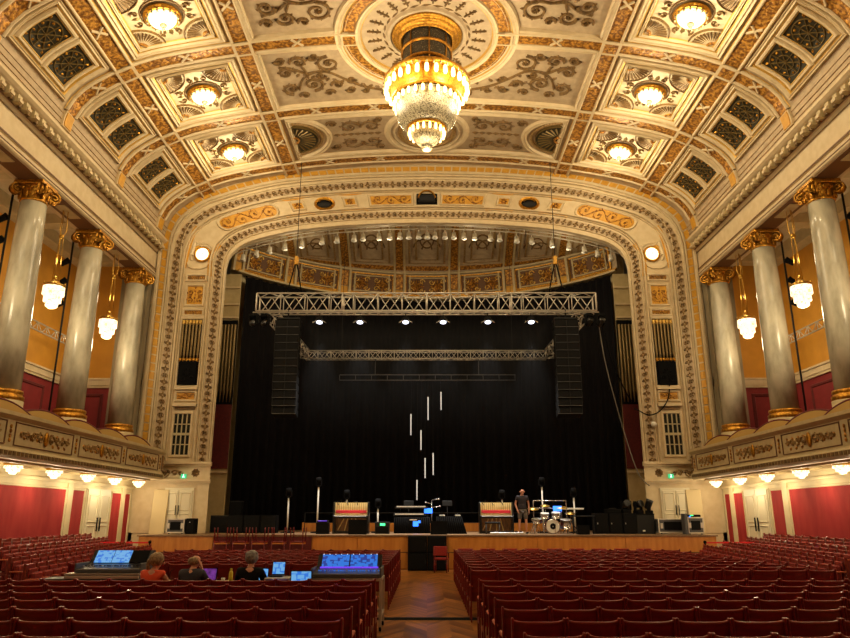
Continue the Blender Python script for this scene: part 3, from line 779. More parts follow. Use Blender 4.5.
    for z0, z1, h in ((4.06, 4.16, .2), (3.98, 4.06, .12), (3.34, 3.44, .16), (3.26, 3.34, .09)): mb.box(X0, X1, YP - h, YP, z0, z1, 'plaster')
    mb.build('base_cornice', WALLP)
    mb = MB()
    for k in range(8): mb.leaf(.72, 3.7, k * pi / 4 + pi / 8, .2, .1, .06, F_, 'orn')
    mb.sweep(circ(.72, 3.7, .14, 12), rib_prof(.04, .05), F_, 'orn', closed=True, maxlen=9)
    for d in (-1, 1):
        scroll(mb, -.35 + d * .2, 3.68, .14, 0, 1.3, d, .05, .06, F_, 'ornlight'); mb.leaf(-.35, 3.68, pi / 2 + d * .9, .24, .12, .06, F_, 'orn')
        scroll(mb, -.35 + d * .42, 3.7, .1, 0, 1.2, -d, .05, .06, F_, 'orn')
    mb.build('frieze_relief', WALLP)
    # door at stage level
    d = MB(); xc = sg * 10.55
    d.cbox((xc, YP - .03, 2.12), (1.24, .1, 1.9), 'doorwhite'); 
    dr = struct(d, 'door_%d' % (1 if sg < 0 else 2))
    for s2 in (-1, 1):
        d = MB(); d.cbox((xc + s2 * .29, YP - .1, 2.08), (.54, .04, 1.76), 'doorwhite', bev=.01)
        for z, h in ((2.5, .7), (1.65, .7)):
            d.sweep(rect(xc + s2 * .29 - .19, xc + s2 * .29 + .19, z - h / 2, z + h / 2), rib_prof(.04, .03), lambda a, b, hh: (a, YP - .12 - hh, b), 'doorwhite', closed=True, maxlen=9)
        d.build('door_leaf', dr)
        d = MB(); d.tube([(xc + s2 * .06, YP - .2, 1.95), (xc + s2 * .06, YP - .2, 2.35)], .02, 'black', 6); d.build('door_handle', dr)
    t = MB(); t.cbox((0, 0, 0), (.22, .05, .18), 'green'); t.tube([(-.03, -.03, -.05), (0, -.03, .03), (.03, -.03, -.05)], .012, 'whiteled', 4); t.ell((0, -.03, .055), (.018, .01, .018), 'whiteled', 6, 5)
    o = t.build('exit_sign'); o.location = (sg * 10.42, YP - .11, 3.55); tag(o, 'small green running-man exit sign above stage door, ' + SHORT[sg], 'exit sign', 'exit signs')
    # cream base of pier below and pale screen boards leaning
    t = MB(); t.cbox((0, 0, 1.5), (.62, .06, 3.0), 'wood', bev=.01)
    o = t.build('leaning_board'); o.location = (sg * 11.28, YP - .45, .0); o.rotation_euler = (radians(-6), 0, 0)
    tag(o, 'pale wooden board standing by the wall beside the stage door, ' + SHORT[sg], 'board', 'pale boards')
# ================================================================ side walls, entablature, balconies
def side(sg):
    E_ = [(12.38, 14.44), (12.22, 14.44), (12.22, 14.34), (12.3, 14.26), (12.36, 14.22), (12.44, 14.2), (12.5, 13.86), (12.56, 13.84), (12.62, 13.78), (12.62, 12.98), (12.58, 12.95), (12.58, 12.88), (12.62, 12.86), (12.62, 12.78), (12.56, 12.76), (12.56, 12.60), (12.6, 12.56), (13.6, 12.56), (13.6, 13.3), (16.2, 13.3), (16.2, 14.6), (12.38, 14.6)]
    mb = MB(); mb.extr([(sg * x, z) for x, z in (E_ if sg < 0 else E_[::-1])], YB, YP, 'plaster')
    en = struct(mb, 'trim_%d' % (1 if sg < 0 else 2))
    mb = MB()
    for y in [YP - .3 - .46 * k for k in range(52)]:
        mb.extr([(y - .11, 13.9), (y + .11, 13.9), (y + .11, 14.16), (y - .11, 14.16)], *sorted((sg * 12.5, sg * 12.30)), 'stone', axis='x')
        mb.cbox((sg * 12.28, y, 13.97), (.08, .2, .1), 'plaster')
        mb.cbox((sg * 12.44, y - .23, 14.0), (.1, .14, .2), 'orn')
    mb.box(*sorted((sg * 12.49, sg * 12.51)), YB, YP, 13.86, 14.18, 'brownline')
    mb.build('modillion_row', en)
    mb = MB()
    mb.box(*sorted((sg * 12.565, sg * 12.59)), YB, YP, 12.89, 12.95, 'brownline'); mb.box(*sorted((sg * 12.6, sg * 12.612)), YB, YP, 13.72, 13.77, 'orn')
    mb.box(*sorted((sg * 12.545, sg * 12.57)), YB, YP, 12.66, 12.69, 'brownline')
    mb.box(*sorted((sg * 12.7, sg * 13.4)), YB, YP, 12.545, 12.56, 'brownline')
    for y in RY[:6]: mb.cbox((sg * 13.05, y - 2.17, 12.54), (.4, 1.2, .04), 'stone')
    mb.build('entablature_line', en)
    # upper loge wall
    xw = 15.9
    mb = MB(); mb.box(*sorted((sg * xw, sg * (xw + .3))), YB, YP, 7.75, 13.3, 'orange'); mb.box(*sorted((sg * (xw - .0), sg * (xw + .3))), YB, YP, 3.3, 7.75, 'darkred')
    w = struct(mb, 'wall_left' if sg < 0 else 'wall_right')
    mb = MB(); mb.box(*sorted((sg * (xw - .12), sg * xw)), YB, YP, 7.48, 7.72, 'plaster'); mb.box(*sorted((sg * (xw - .18), sg * xw)), YB, YP, 7.72, 7.8, 'plaster')
    mb.box(*sorted((sg * (xw - .08), sg * xw)), YB, YP, 7.38, 7.48, 'plaster'); mb.build('chair_rail', w)
    for y in RY[:7]:
        yc = y - 2.2
        mb = MB(); FW = lambda a, z, h, sg=sg: (sg * (xw - h), a, z)
        mb.sweep([(yc - .95, 4.3), (yc - .95, 7.05), (yc + .95, 7.05), (yc + .95, 4.3)], [(-.08, 0), (-.04, .06), (.04, .06), (.08, 0)], FW, 'maroon', maxlen=9)
        mb.patch(yc - .88, yc + .88, 4.3, 7.0, .02, FW, 'darkred'); mb.build('door_panel', w)
    mb = MB(); mb.box(*sorted((sg * 12.7, sg * 16.1)), YP - .03, YP + .02, 7.75, 13.3, 'orange'); mb.box(*sorted((sg * 12.7, sg * 16.1)), YP - .03, YP + .02, 4.2, 7.75, 'darkred')
    for z0, z1, h in ((7.38, 7.48, .08), (7.48, 7.72, .13), (7.72, 7.8, .18)): mb.box(*sorted((sg * 12.7, sg * 16.1)), YP - .03 - h, YP, z0, z1, 'plaster')
    FE2 = lambda a, z, h, sg=sg: (sg * a, YP - .03 - h, z)
    mb.sweep([(14.4, 4.3), (14.4, 7.05), (15.7, 7.05), (15.7, 4.3)], [(-.08, 0), (-.04, .06), (.04, .06), (.08, 0)], FE2, 'maroon', maxlen=9)
    mb.build('loge_end_wall', w)
    mb = MB()   # loge ceiling beams
    for y in RY[:8]: mb.box(*sorted((sg * 13.6, sg * xw)), y - .3, y + .3, 12.9, 13.3, 'stone')
    mb.box(*sorted((sg * 15.4, sg * xw)), YB, YP, 12.8, 13.3, 'stone'); mb.build('loge_ceiling_beam', w)
    # end walls of the loge
    # lower wall
    xl = 12.6
    mb = MB(); mb.box(*sorted((sg * xl, sg * (xl + .3))), YB, YP, 0, 3.4, 'wallp')
    lw = struct(mb, 'trim_%d' % (3 if sg < 0 else 4))
    FW = lambda a, z, h, sg=sg: (sg * (xl - h), a, z)
    yy = [(20.2, 25.3), (25.75, 26.65), (29.0, 29.9), (30.2, 30.8), (14.9, 19.8), (9.6, 14.4), (4, 9.2), (-2, 3.6)]
    for a, b in yy:
        mb = MB(); mb.slab(a, b, .3, 2.82, 0, .02, FW, 'red'); mb.sweep(rect(a, b, .3, 2.82), [(-.05, 0), (-.03, .05), (.02, .04), (.03, .02)], FW, 'wallp', closed=True, maxlen=9); mb.build('red_panel', lw)
    mb = MB()
    for y in (20.0, 25.53, 30.05, 14.65, 9.4):
        mb.slab(y - .17, y + .17, 0, 3.1, 0, .06, FW, 'wallp')
    mb.slab(YB, YP, 3.02, 3.12, 0, .08, FW, 'wallp'); mb.slab(YB, YP, .0, .25, 0, .05, FW, 'stone'); mb.build('wall_pilaster', lw)
    d = MB(); d.slab(26.8, 28.85, .3, 2.9, 0, .04, FW, 'doorwhite'); dr = struct(d, 'door_%d' % (3 if sg < 0 else 4))
    for a, b in ((26.86, 27.8), (27.84, 28.79)):
        d = MB(); d.slab(a, b, .3, 2.86, .04, .08, FW, 'doorwhite')
        for z0, z1 in ((.5, 1.55), (1.7, 2.65)): d.sweep(rect(a + .14, b - .14, z0, z1), rib_prof(.05, .03), lambda u, v, h: FW(u, v, h + .08), 'doorwhite', closed=True, maxlen=9)
        d.build('door_leaf', dr)
    for y in (27.7, 27.94):
        d = MB(); d.tube([FW(y, 1.35, .14), FW(y, 1.85, .14)], .025, 'black', 6); d.build('door_handle', dr)
    # balcony slab and front
    mb = MB()
    R0 = 1.3; front = [(11.02, YB)] + [(11.02, 29.75)] + [(11.02 + R0 * (1 - cos(t)), 29.75 + 1.1 * sin(t)) for t in [pi / 2 * k / 8 for k in range(1, 9)]]
    front = [(x, min(y, 30.85)) for x, y in front]
    def band(mb, off0, z0, off1, z1, m):
        a = []
        for i, (x, y) in enumerate(front):
            nx, ny = (-1, 0)
            if i >= 2:
                th = pi / 2 * (i - 1) / 8; nx, ny = -cos(th), sin(th)
            a.append(((x, y), (nx, ny)))
        vs = []
        for (x, y), (nx, ny) in a: vs += [(sg * (x + nx * off0), y + ny * off0, z0), (sg * (x + nx * off1), y + ny * off1, z1)]
        mb.add(vs, [(2 * i, 2 * i + 1, 2 * i + 3, 2 * i + 2) for i in range(len(a) - 1)], m)
    seq = [(0.0, 3.36), (.1, 3.42), (.1, 3.56), (.02, 3.62), (0, 3.66), (0, 4.36), (.05, 4.4), (.12, 4.46), (.12, 4.56), (-.16, 4.56), (-.2, 4.44), (-.2, 4.2)]
    for (o0, z0), (o1, z1) in zip(seq, seq[1:]): band(mb, o0, z0, o1, z1, 'stone')
    for z in (3.36, 4.2):
        pl = [(sg * x, y) for x, y in front] + [(sg * 12.6, 31.0), (sg * 15.9, 31.0), (sg * 15.9, YB)]
        mb.add([(x, y, z) for x, y in pl], [tuple(range(len(pl)))], 'plaster' if z < 4 else 'maroon')
    bal = struct(mb, 'trim_%d' % (5 if sg < 0 else 6))
    FBa = lambda a, z, h, sg=sg: (sg * (11.02 - h), a, z)
    mb = MB()
    for k in range(0, 110): mb.cbox((sg * 10.92, 29.7 - .2 * k, 3.49), (.05, .13, .11), 'orn')
    mb.build('egg_band', bal)
    L = 3.62; y1 = 29.6; k = 0
    while y1 - L > 0:
        a, b = y1 - L + .22, y1 - .22
        mb = MB(); mb.sweep(rect(a, b, 3.72, 4.32), rib_prof(.035, .03), FBa, 'brownline', closed=True, maxlen=9)
        mc = (a + b) / 2
        mb.ell(FBa(mc, 4.02, .03), (.05, .13, .22), 'gold', 10, 6)
        if y1 > 12:
            for d in (-1, 1):
                for (u, r, dd, zz) in ((.32, .17, 1, 4.0), (.66, .15, -1, 4.06), (.98, .12, 1, 4.0), (1.24, .09, -1, 4.05)):
                    scroll(mb, mc + d * u, zz, r, 0 if d > 0 else pi, 1.3, dd * d, .04, .05, FBa, 'ornlight')
                for q in range(7): mb.leaf(mc + d * (.2 + q * .17), 4.0 + .1 * (-1) ** q, (0 if d > 0 else pi) + .6 * (-1) ** q, .17, .1, .05, FBa, 'gilt')
        mb.build('balcony_relief', bal)
        mb = MB()
        for q in range(4): mb.ell(FBa(y1, 3.83 + q * .12, .02), (.03, .05, .06), 'gilt', 6, 5)
        mb.build('pendant_relief', bal)
        y1 -= L
    mb = MB()   # relief on the rounded end
    th_ = lambda a: pi / 2 * a / 1.7
    FE = lambda a, z, h, sg=sg: (sg * (11.02 + R0 * (1 - cos(th_(a))) - h * cos(th_(a))), min(30.95, 29.75 + 1.1 * sin(th_(a)) + h * sin(th_(a))), z)
    rinceau(mb, .1, 1.4, 4.02, .36, 4, .04, .05, FE, 'ornlight'); mb.sweep(rect(.06, 1.5, 3.72, 4.32), rib_prof(.035, .03), FE, 'brownline', closed=True, maxlen=.2); mb.build('balcony_relief', bal)
    mb = MB()   # soffit mouldings
    for x in (11.35, 12.25): mb.box(*sorted((sg * (x - .05), sg * (x + .05))), YB, 29.5, 3.30, 3.36, 'stone')
    for k in range(12):
        y = 28.6 - 2.3 * k; mb.box(*sorted((sg * 11.35, sg * 12.25)), y - .05, y + .05, 3.31, 3.36, 'stone')
    mb.build('soffit_moulding', bal)
side(-1); side(1)
# ---- columns
def column(sg, y, lab, near):
    t = thing('marble_column', lab, 'column', (sg * 13.05, y, 4.2), 0, 'marble columns of the balcony'); t['kind'] = 'thing'
    mb = MB(); mb.cbox((0, 0, .35), (1.3, 1.3, .7), 'stone', bev=.02); mb.lathe([(.64, .7), (.64, .78), (.60, .84), (.60, 1.1)], (0, 0, 0), 'stone', 28); mb.build('base', t)
    mb = MB(); mb.lathe([(.56, 1.1), (.60, 1.14), (.60, 1.24), (.55, 1.27), (.54, 1.31), (.57, 1.35), (.55, 1.42), (.50, 1.43)], (0, 0, 0), 'gold', 28); mb.build('gilt_ring', t)
    mb = MB(); mb.lathe([(.475, 1.4), (.465, 3.2), (.45, 5.0), (.425, 6.6), (.40, 7.72)], (0, 0, 0), 'marble', 32); mb.build('shaft', t)
    mb = MB(); mb.lathe([(.41, 7.66), (.44, 7.7), (.41, 7.74), (.42, 7.95), (.48, 8.12), (.49, 8.2)], (0, 0, 0), 'gold', 24)
    mb.cbox((0, 0, 8.28), (.98, .98, .16), 'gold', bev=.03)
    for k in range(12):
        a = k * pi / 6; mb.ell((.46 * cos(a), .46 * sin(a), 7.86), (.045, .045, .13), 'gold', 6, 6); mb.ell((.5 * cos(a + .26), .5 * sin(a + .26), 8.07), (.06, .06, .07), 'gold', 6, 5)
    for ax in (1, -1):
        for ay in (1, -1):
            ang = atan2(ay, ax)
            for dd in (-1, 1):
                c, n_ = cos(ang + dd * .12), sin(ang + dd * .12)
                F_ = lambda u, v, h, c=c, n_=n_: ((.46 + u) * c - h * n_ * dd, (.46 + u) * n_ + h * c * dd, 8.02 + v)
                mb.sweep(spiral(.12, 0, .2, pi / 2, 1.7, -1, 12), rib_prof(.07, .06), F_, 'gold', maxlen=9)
            mb.lathe([(.15, -.05), (.17, 0), (.15, .05)], ((.58) * cos(ang), (.58) * sin(ang), 8.02), 'gold', 12, Matrix.Rotation(ang + pi / 2, 4, 'Z') @ Matrix.Rotation(pi / 2, 4, 'Y') if False else Matrix.Rotation(ang, 4, 'Z') @ Matrix.Rotation(pi / 2, 4, 'X'))
    mb.build('capital', t)
for sg in (-1, 1):
    for i in range(5):
        if i < 3: lab = 'grey marble column with gilt capital, %s from the proscenium arch, %s' % (ORD[i + 1], SHORT[sg])
        else: lab = 'grey marble column out beyond the hanging lanterns, %s from the arch, %s' % (ORD[i + 1], SHORT[sg])
        column(sg, (30.0, 25.7, 21.5, 17.1, 12.8)[i], lab, i < 3)
    mb = MB(); mb.box(*sorted((sg * 12.7, sg * 13.9)), 30.5, 31.02, 4.2, 12.56, 'greymarble')
    struct(mb, 'trim_%d' % (7 if sg < 0 else 8))
# ================================================================ floor, stage, apse, rear walls
mb = MB(); mb.box(-16, 16, YB, 44, -.3, 0, 'parquet'); struct(mb, 'floor')
mb = MB(); mb.box(-16, 16, YB - .3, YB, 0, 18.8, 'wallp'); struct(mb, 'wall_rear')
SF = 27.65
mb = MB(); mb.box(-10.8, 10.8, SF, YP, 0, 1.17, 'stagewood'); mb.box(-10.8, 10.8, YP, 41, .2, 1.17, 'stagewood'); STG = struct(mb, 'floor_stage')
mb = MB(); mb.box(-10.86, 10.86, SF - .06, 41, 1.17, 1.22, 'stagefloor'); mb.build('stage_boards', STG)
mb = MB()
for x0, x1 in ((-10.8, -8.0), (-4.3, -2.6), (-2.6, -.78), (.78, 4.1), (4.1, 7.4), (7.4, 10.8)):
    mb.box(x0 + .02, x1 - .02, SF - .03, SF, .62, 1.15, 'stagewood'); mb.box(x0 + .02, x1 - .02, SF - .03, SF, .04, .58, 'stagewood')
mb.box(-10.8, 10.8, SF - .035, SF, .58, .62, 'brownline')
mb.build('stage_front_panel', STG)
mb = MB(); mb.box(-7.98, -4.32, SF - .05, SF - .001, .62, 1.16, 'maroon'); mb.build('maroon_skirt', STG)
# low wooden riser and side infill at the back of the stage
for x0, x1, lb in ((-5.9, -2.2, 'low wooden riser behind the open piano, mixing-desk side'), (-2.1, 3.4, 'low wooden riser behind the keyboards in mid stage'), (3.5, 6.9, 'low wooden riser behind the drum kit')):
    mb = MB(); mb.cbox(((x0 + x1) / 2, 35.0, .2), (x1 - x0 - .06, 1.0, .4), 'stagewood', bev=.01); o = mb.build('stage_riser'); o.location.z = 1.22; tag(o, lb, 'riser', 'wooden risers on the stage')
# apse
AX, A0, AD = 9.95, 34.8, 5.0
def AR(u):   # plan arc, u in -1..1
    R = (AX * AX + AD * AD) / (2 * AD); th = math.asin(AX / R) * u
    return (R * sin(th), A0 + AD - R + R * cos(th), sin(th), cos(th))
def apse(u, v, h=0.0):
    # v 0..1 parapet band (z 14.2..15.9); 1..3 vault to the arch
    x, y, nx, ny = AR(u)
    if v <= 1: z = 14.2 + 1.6 * v; off = .25 * v * v; return (x - nx * (off + h), y - ny * (off + h), z)
    f = (v - 1) / 2; e = sin(f * pi / 2)
    tx, ty, tz = x * .9, YP + 1.0, 17.2 - (x / AX) ** 2 * 2.1
    bx, by, bz = x - nx * .25, y - ny * .25, 15.8 - .9 * abs(u) ** 3 * 0
    return (bx + (tx - bx) * (1 - cos(f * pi / 2)), by + (ty - by) * (1 - cos(f * pi / 2)) - ny * h * .6, bz + (tz - bz) * e - h * .8)
mb = MB(); mb.patch(-1, 1, 0, 3, 0, apse, 'ceilp', 48, 18)
mb.patch(-1, 1, 0, 3, -.25, apse, 'ceilp', 24, 8)
ap = struct(mb, 'wall_apse')
mb = MB()
NP = 7
for z, h, m_ in ((.02, .22, 'stone'), (.08, .14, 'gold'), (.95, .16, 'stone'), (1.02, .10, 'gold')):
    mb.sweep([(-1 + 2 * k / 48, z) for k in range(49)], [(-.03, 0), (-.03, h), (.03, h), (.03, 0)], apse, m_, maxlen=9)
mb.sweep([(-1 + 2 * k / 48, 1.22) for k in range(49)], [(-.09, 0), (-.09, .06), (.09, .06), (.09, 0)], apse, 'gilt', maxlen=9)
mb.build('apse_cornice', ap)
for k in range(NP):
    u0, u1 = -1 + 2 * k / NP, -1 + 2 * (k + 1) / NP; w = .032; um = (u0 + u1) / 2; g = u1 - u0
    mb = MB(); A_, B_ = u0 + w, u1 - w
    mb.patch(A_, B_, .14, .88, .02, apse, 'brownline', 6, 2)
    for q, m_ in ((0, 'gold'), (.022, 'stone')):
        for (a, b) in (((A_ + q, .16 + q * 3), (B_ - q, .16 + q * 3)), ((A_ + q, .86 - q * 3), (B_ - q, .86 - q * 3))):
            mb.sweep([(a[0] + (b[0] - a[0]) * j / 6, a[1]) for j in range(7)], [(-.018, .02), (-.018, .08), (.018, .08), (.018, .02)], apse, m_, maxlen=9)
        for a in (A_ + q, B_ - q): mb.sweep([(a, .16), (a, .86)], [(-.004, .02), (-.004, .08), (.004, .08), (.004, .02)], apse, m_, maxlen=9)
    for cc in (um - g * .19, um + g * .19):
        sc = g * 10.4 * .155
        F_ = lambda a, b, h, cc=cc: apse(cc + a / 10.4, .5 + b / 1.55, h + .03)
        for j in range(8): mb.leaf(0, 0, j * pi / 4, .42, .13, .07, F_, 'gilt'); mb.ell(F_(.36 * cos(j * pi / 4 + .4), .30 * sin(j * pi / 4 + .4), .04), (.05, .05, .05), 'gold', 6, 5)
        for d in (-1, 1):
            for e in (-1, 1): scroll(mb, d * .3, e * .24, .16, 0, 1.2, d * e, .05, .06, F_, 'goldline')
    mb.build('apse_relief_panel', ap)
    mb = MB()
    mb.patch(u0 - .018, u0 + .018, .02, .32, .12, apse, 'yellow'); mb.patch(u0 - .018, u0 + .018, .35, .9, .12, apse, 'gilt')
    for e in (-1, 1):
        mb.sweep([(u0 + e * .026, .0), (u0 + e * .026, .98)], [(-.006, 0), (-.006, .16), (.006, .16), (.006, 0)], apse, 'stone', maxlen=9)
        mb.sweep([(u0 + e * .026, 1.0 + j * .2) for j in range(11)], [(-.005, 0), (-.005, .08), (.005, .08), (.005, 0)], apse, 'stone', maxlen=9)
    mb.sweep([(u0, 1.3 + j * .17) for j in range(11)], [(-.018, 0), (-.018, .04), (.018, .04), (.018, 0)], apse, 'gilt', maxlen=9)
    mb.build('apse_rib', ap)
    mb = MB()
    for q in (0, 1):
        a, b = A_ + .02 + q * .035, B_ - .02 - q * .035
        mb.sweep([(a, 2.9), (a, 1.42 + q * .12)] + [(a + (b - a) * j / 6, 1.42 + q * .12) for j in range(1, 6)] + [(b, 1.42 + q * .12), (b, 2.9)], [(-.005, 0), (-.005, .05), (.005, .05), (.005, 0)], apse, 'ornlight', maxlen=9)
    F_ = lambda a, b, h: apse(um + a / 9.0, 2.0 + b / 1.7, h)
    mb.sweep(circ(0, .1, .3, 14), rib_prof(.06, .06), F_, 'orn', closed=True, maxlen=9)
    for d in (-1, 1): mb.sweep(circ(d * .2, -.25, .42, 12, .2 if d > 0 else pi - .2, pi if d > 0 else 0), rib_prof(.07, .06), F_, 'orn', maxlen=9)
    mb.build('apse_panel_relief', ap)
# stage side walls, with organ pipes
for sg in (-1, 1):
    mb = MB(); mb.box(*sorted((sg * 10.75, sg * 11.0)), YP + .9, 37.5, 0, 16.5, 'stone'); mb.box(*sorted((sg * 10.45, sg * 10.75)), YP + 1, 36.2, 1.22, 4.0, 'stone')
    mb.box(*sorted((sg * 10.35, sg * 10.75)), YP + 1, 36.2, 3.9, 4.05, 'plaster'); mb.box(*sorted((sg * 10.6, sg * 10.75)), YP + 1, 36.2, 4.1, 7.2, 'maroon')
    for z in (11.6, 12.6, 13.6): mb.box(*sorted((sg * 10.4, sg * 10.75)), YP + 1, 36.2, z, z + .12, 'plaster')
    ws = struct(mb, 'wall_stage_left' if sg < 0 else 'wall_stage_right')
    mb = MB(); mb.box(*sorted((sg * 10.55, sg * 10.75)), YP + 1.1, 36.2, 7.2, 11.5, 'black')
    for k in range(11):
        y = YP + 1.4 + k * .42; mb.lathe([(.03, 7.3), (.13, 7.9), (.13, 11.1), (.1, 11.15)], (sg * 10.42, y, 0), 'pipe', 8)
    mb.build('organ_pipes', ws)
    mb = MB(); mb.box(*sorted((sg * 9.62, sg * 10.45)), 34.62, 34.75, 1.22, 14.0, 'stone'); mb.box(*sorted((sg * 9.6, sg * 10.45)), 34.55, 34.62, 7.2, 11.5, 'black'); mb.box(*sorted((sg * 9.6, sg * 10.45)), 34.55, 34.62, 4.1, 7.2, 'maroon')
    for z in (3.9, 11.6, 12.3, 13.2): mb.box(*sorted((sg * 9.6, sg * 10.45)), 34.5, 34.62, z, z + .1, 'plaster')
    mb.build('return_wall', ws)
    for k in range(5):
        mb = MB(); mb.lathe([(.02, 7.3), (.075, 7.9), (.075, 11.2), (.06, 11.25)], (sg * (9.7 + k * .165), 34.45, 0), 'pipe', 10); mb.build('organ_pipe', ws)
mb = MB(); mb.patch(-1.02, 1.02, 0, 1, -.3, lambda u, v, h: (AR(u)[0] - AR(u)[2] * h, AR(u)[1] - AR(u)[3] * h + .25, 1.22 + v * 14), 'stone', 24, 1); o = struct(mb, 'wall_stage_rear')
# drape
mb = MB(); n = 220
def drape(u, v, h):
    x, y, nx, ny = AR(u * .972); f = .09 * sin(u * 150) + .05 * sin(u * 61 + 1)
    e = .35 + f
    return (x - nx * e, y - ny * e, 1.24 + v * (12.8 - .05))
mb.patch(-1, 1, 0, 1, 0, drape, 'curtain', n, 1)
for i in range(len(mb.sm)): mb.sm[i] = True
o = mb.build('stage_drape'); sol = o.modifiers.new('thickness', 'SOLIDIFY'); sol.thickness = .02
tag(o, 'huge black stage curtain hung in folds round the back of the stage', 'curtain')
# ================================================================ chandelier
ch = thing('chandelier', 'huge tiered crystal chandelier with glowing bulbs hanging from the ceiling medallion', 'chandelier', (0, MY, 0))
mb = MB(); mb.lathe([(.9, 18.34), (1.22, 18.33), (1.26, 18.27), (1.2, 18.2), (1.14, 18.24), (1.1, 18.18), (1.04, 18.1), (.99, 18.13), (.97, 18.02), (.92, 17.98), (.89, 18.02), (.88, 18.2), (.5, 18.3)], (0, 0, 0), 'gold', 40); mb.build('ceiling_rose', ch)
mb = MB(); mb.lathe([(.84, 18.2), (.83, 16.95), (.80, 16.5)], (0, 0, 0), 'crystaldark', 40, cap=False); mb.build('crystal_drum', ch)
mb = MB()
for k in range(8):
    a = k * pi / 4 + .1; mb.tube([(.87 * cos(a), .87 * sin(a), 18.1), (.85 * cos(a), .85 * sin(a), 16.45)], .025, 'gold', 6)
for z, r in ((17.5, .88), (16.92, .88)): mb.lathe([(r - .02, z), (r + .03, z + .02), (r + .03, z + .08), (r - .02, z + .1)], (0, 0, 0), 'gold', 40, cap=False)
mb.build('drum_cage', ch)
mb = MB(); mb.lathe([(.8, 16.55), (1.1, 16.52), (1.40, 16.44), (1.49, 16.40), (1.51, 16.28), (1.47, 16.24), (1.3, 16.3), (1.1, 16.32)], (0, 0, 0), 'gold', 48); mb.build('upper_ring', ch)
for k in range(48):
    a = k * pi / 24; mb = None
mb = MB()
for k in range(40):
    a = k * pi / 20; mb.ell((1.5 * cos(a), 1.5 * sin(a), 16.2), (.03, .03, .07), 'crystal', 6, 5)
mb.build('drop_fringe', ch)['kind'] = 'stuff'
mb = MB(); mb.lathe([(1.28, 16.3), (1.22, 15.95), (1.2, 15.78), (1.17, 15.70)], (0, 0, 0), 'gold', 40, cap=False); mb.lathe([(1.17, 15.78), (1.22, 15.74), (1.2, 15.66), (1.12, 15.66)], (0, 0, 0), 'gold', 40, cap=False); mb.build('middle_ring', ch)
def bulbs(n, r, z, off, R=.058, H=.13):
    for k in range(n):
        a = 2 * pi * (k + off) / n
        m_ = MB(); m_.lathe([(R * .5, H), (R * .8, H * .8), (R, H * .2), (R, -H * .6), (R * .7, -H), (R * .2, -H * 1.1)], (r * cos(a), r * sin(a), z), 'bulb', 8)
        m_.build('bulb', ch)
bulbs(28, 1.40, 16.06, 0, .07, .16); bulbs(28, 1.12, 15.5, .5, .055, .12); bulbs(18, .60, 14.42, 0, .045, .12)
mb = MB(); mb.lathe([(1.05, 15.66), (1.06, 15.4), (1.03, 15.1), (.95, 14.85), (.82, 14.68), (.66, 14.58)], (0, 0, 0), 'crystal', 40); mb.build('crystal_bowl', ch)
mb = MB(); mb.lathe([(.55, 14.66), (.68, 14.64), (.69, 14.56), (.62, 14.52), (.5, 14.56)], (0, 0, 0), 'gold', 36); mb.build('lower_ring', ch)
mb = MB(); mb.lathe([(.5, 14.58), (.52, 14.4), (.46, 14.2), (.34, 14.06), (.2, 13.98), (.16, 13.92), (.19, 13.86), (.13, 13.78), (.02, 13.74)], (0, 0, 0), 'crystal', 28); mb.build('crystal_tail', ch)
for k in range(6):
    a = k * pi / 3; lamp((1.85 * cos(a), 1.85 * sin(a), 15.7), P_CHAND / 9, .3, parent=ch)
lamp((0, 0, 13.2), P_CHAND / 4, .45, parent=ch)
# ================================================================ hanging lanterns, balcony lamps, loge backs
lp = None
for sg in (-1, 1):
    for i, y in enumerate((27.93, 23.55, 19.2, 14.9)):
        lab = 'tiered glass lantern hanging on chains, %s from the arch, %s' % (ORD[i + 1], SHORT[sg])
        if lp is None:
            t = thing('hanging_lantern', lab, 'lantern', (sg * 13.1, y, 9.3), 0, 'hanging lanterns of the loges'); lp = t
            mb = MB(); mb.lathe([(.05, .62), (.2, .5), (.36, .42), (.37, .36), (.34, .34)], (0, 0, 0), 'brass', 20)
            for k in range(6): mb.ell((.37 * cos(k * pi / 3), .37 * sin(k * pi / 3), .42), (.03, .03, .05), 'brass', 6, 5)
            mb.build('crown', t)
            mb = MB(); mb.lathe([(.35, .36), (.36, .05), (.29, .03), (.29, -.2), (.21, -.22), (.20, -.36), (.1, -.42), (.02, -.44)], (0, 0, 0), 'glass', 20); mb.build('shade', t)
            for k in range(3):
                a = k * 2 * pi / 3 + .3; mb = MB(); q = [(.06 * cos(a), .06 * sin(a), 3.95), (.13 * cos(a), .13 * sin(a), 2.5), (.06 * cos(a), .06 * sin(a), 2.25), (.14 * cos(a), .14 * sin(a), .5)]
                mb.tube(q, .014, 'brass', 5); mb.build('chain', t)
            mb = MB(); mb.ell((0, 0, 2.25), (.09, .09, .1), 'brass', 8, 6); mb.ell((0, 0, .66), (.08, .08, .1), 'brass', 8, 6); mb.build('chain_knob', t)
            mb = MB(); mb.lathe([(.28, 4.0), (.26, 3.93), (.1, 3.9)], (0, 0, 0), 'brass', 16); mb.build('ceiling_plate', t)
            lamp((0, 0, -.7), P_LANT, .25, parent=t); lamp((0, 0, 1.3), P_LANT * .25, .2, parent=t)
        else: dup(lp, (sg * 13.1, y, 9.3), 0, lab)
bl = None
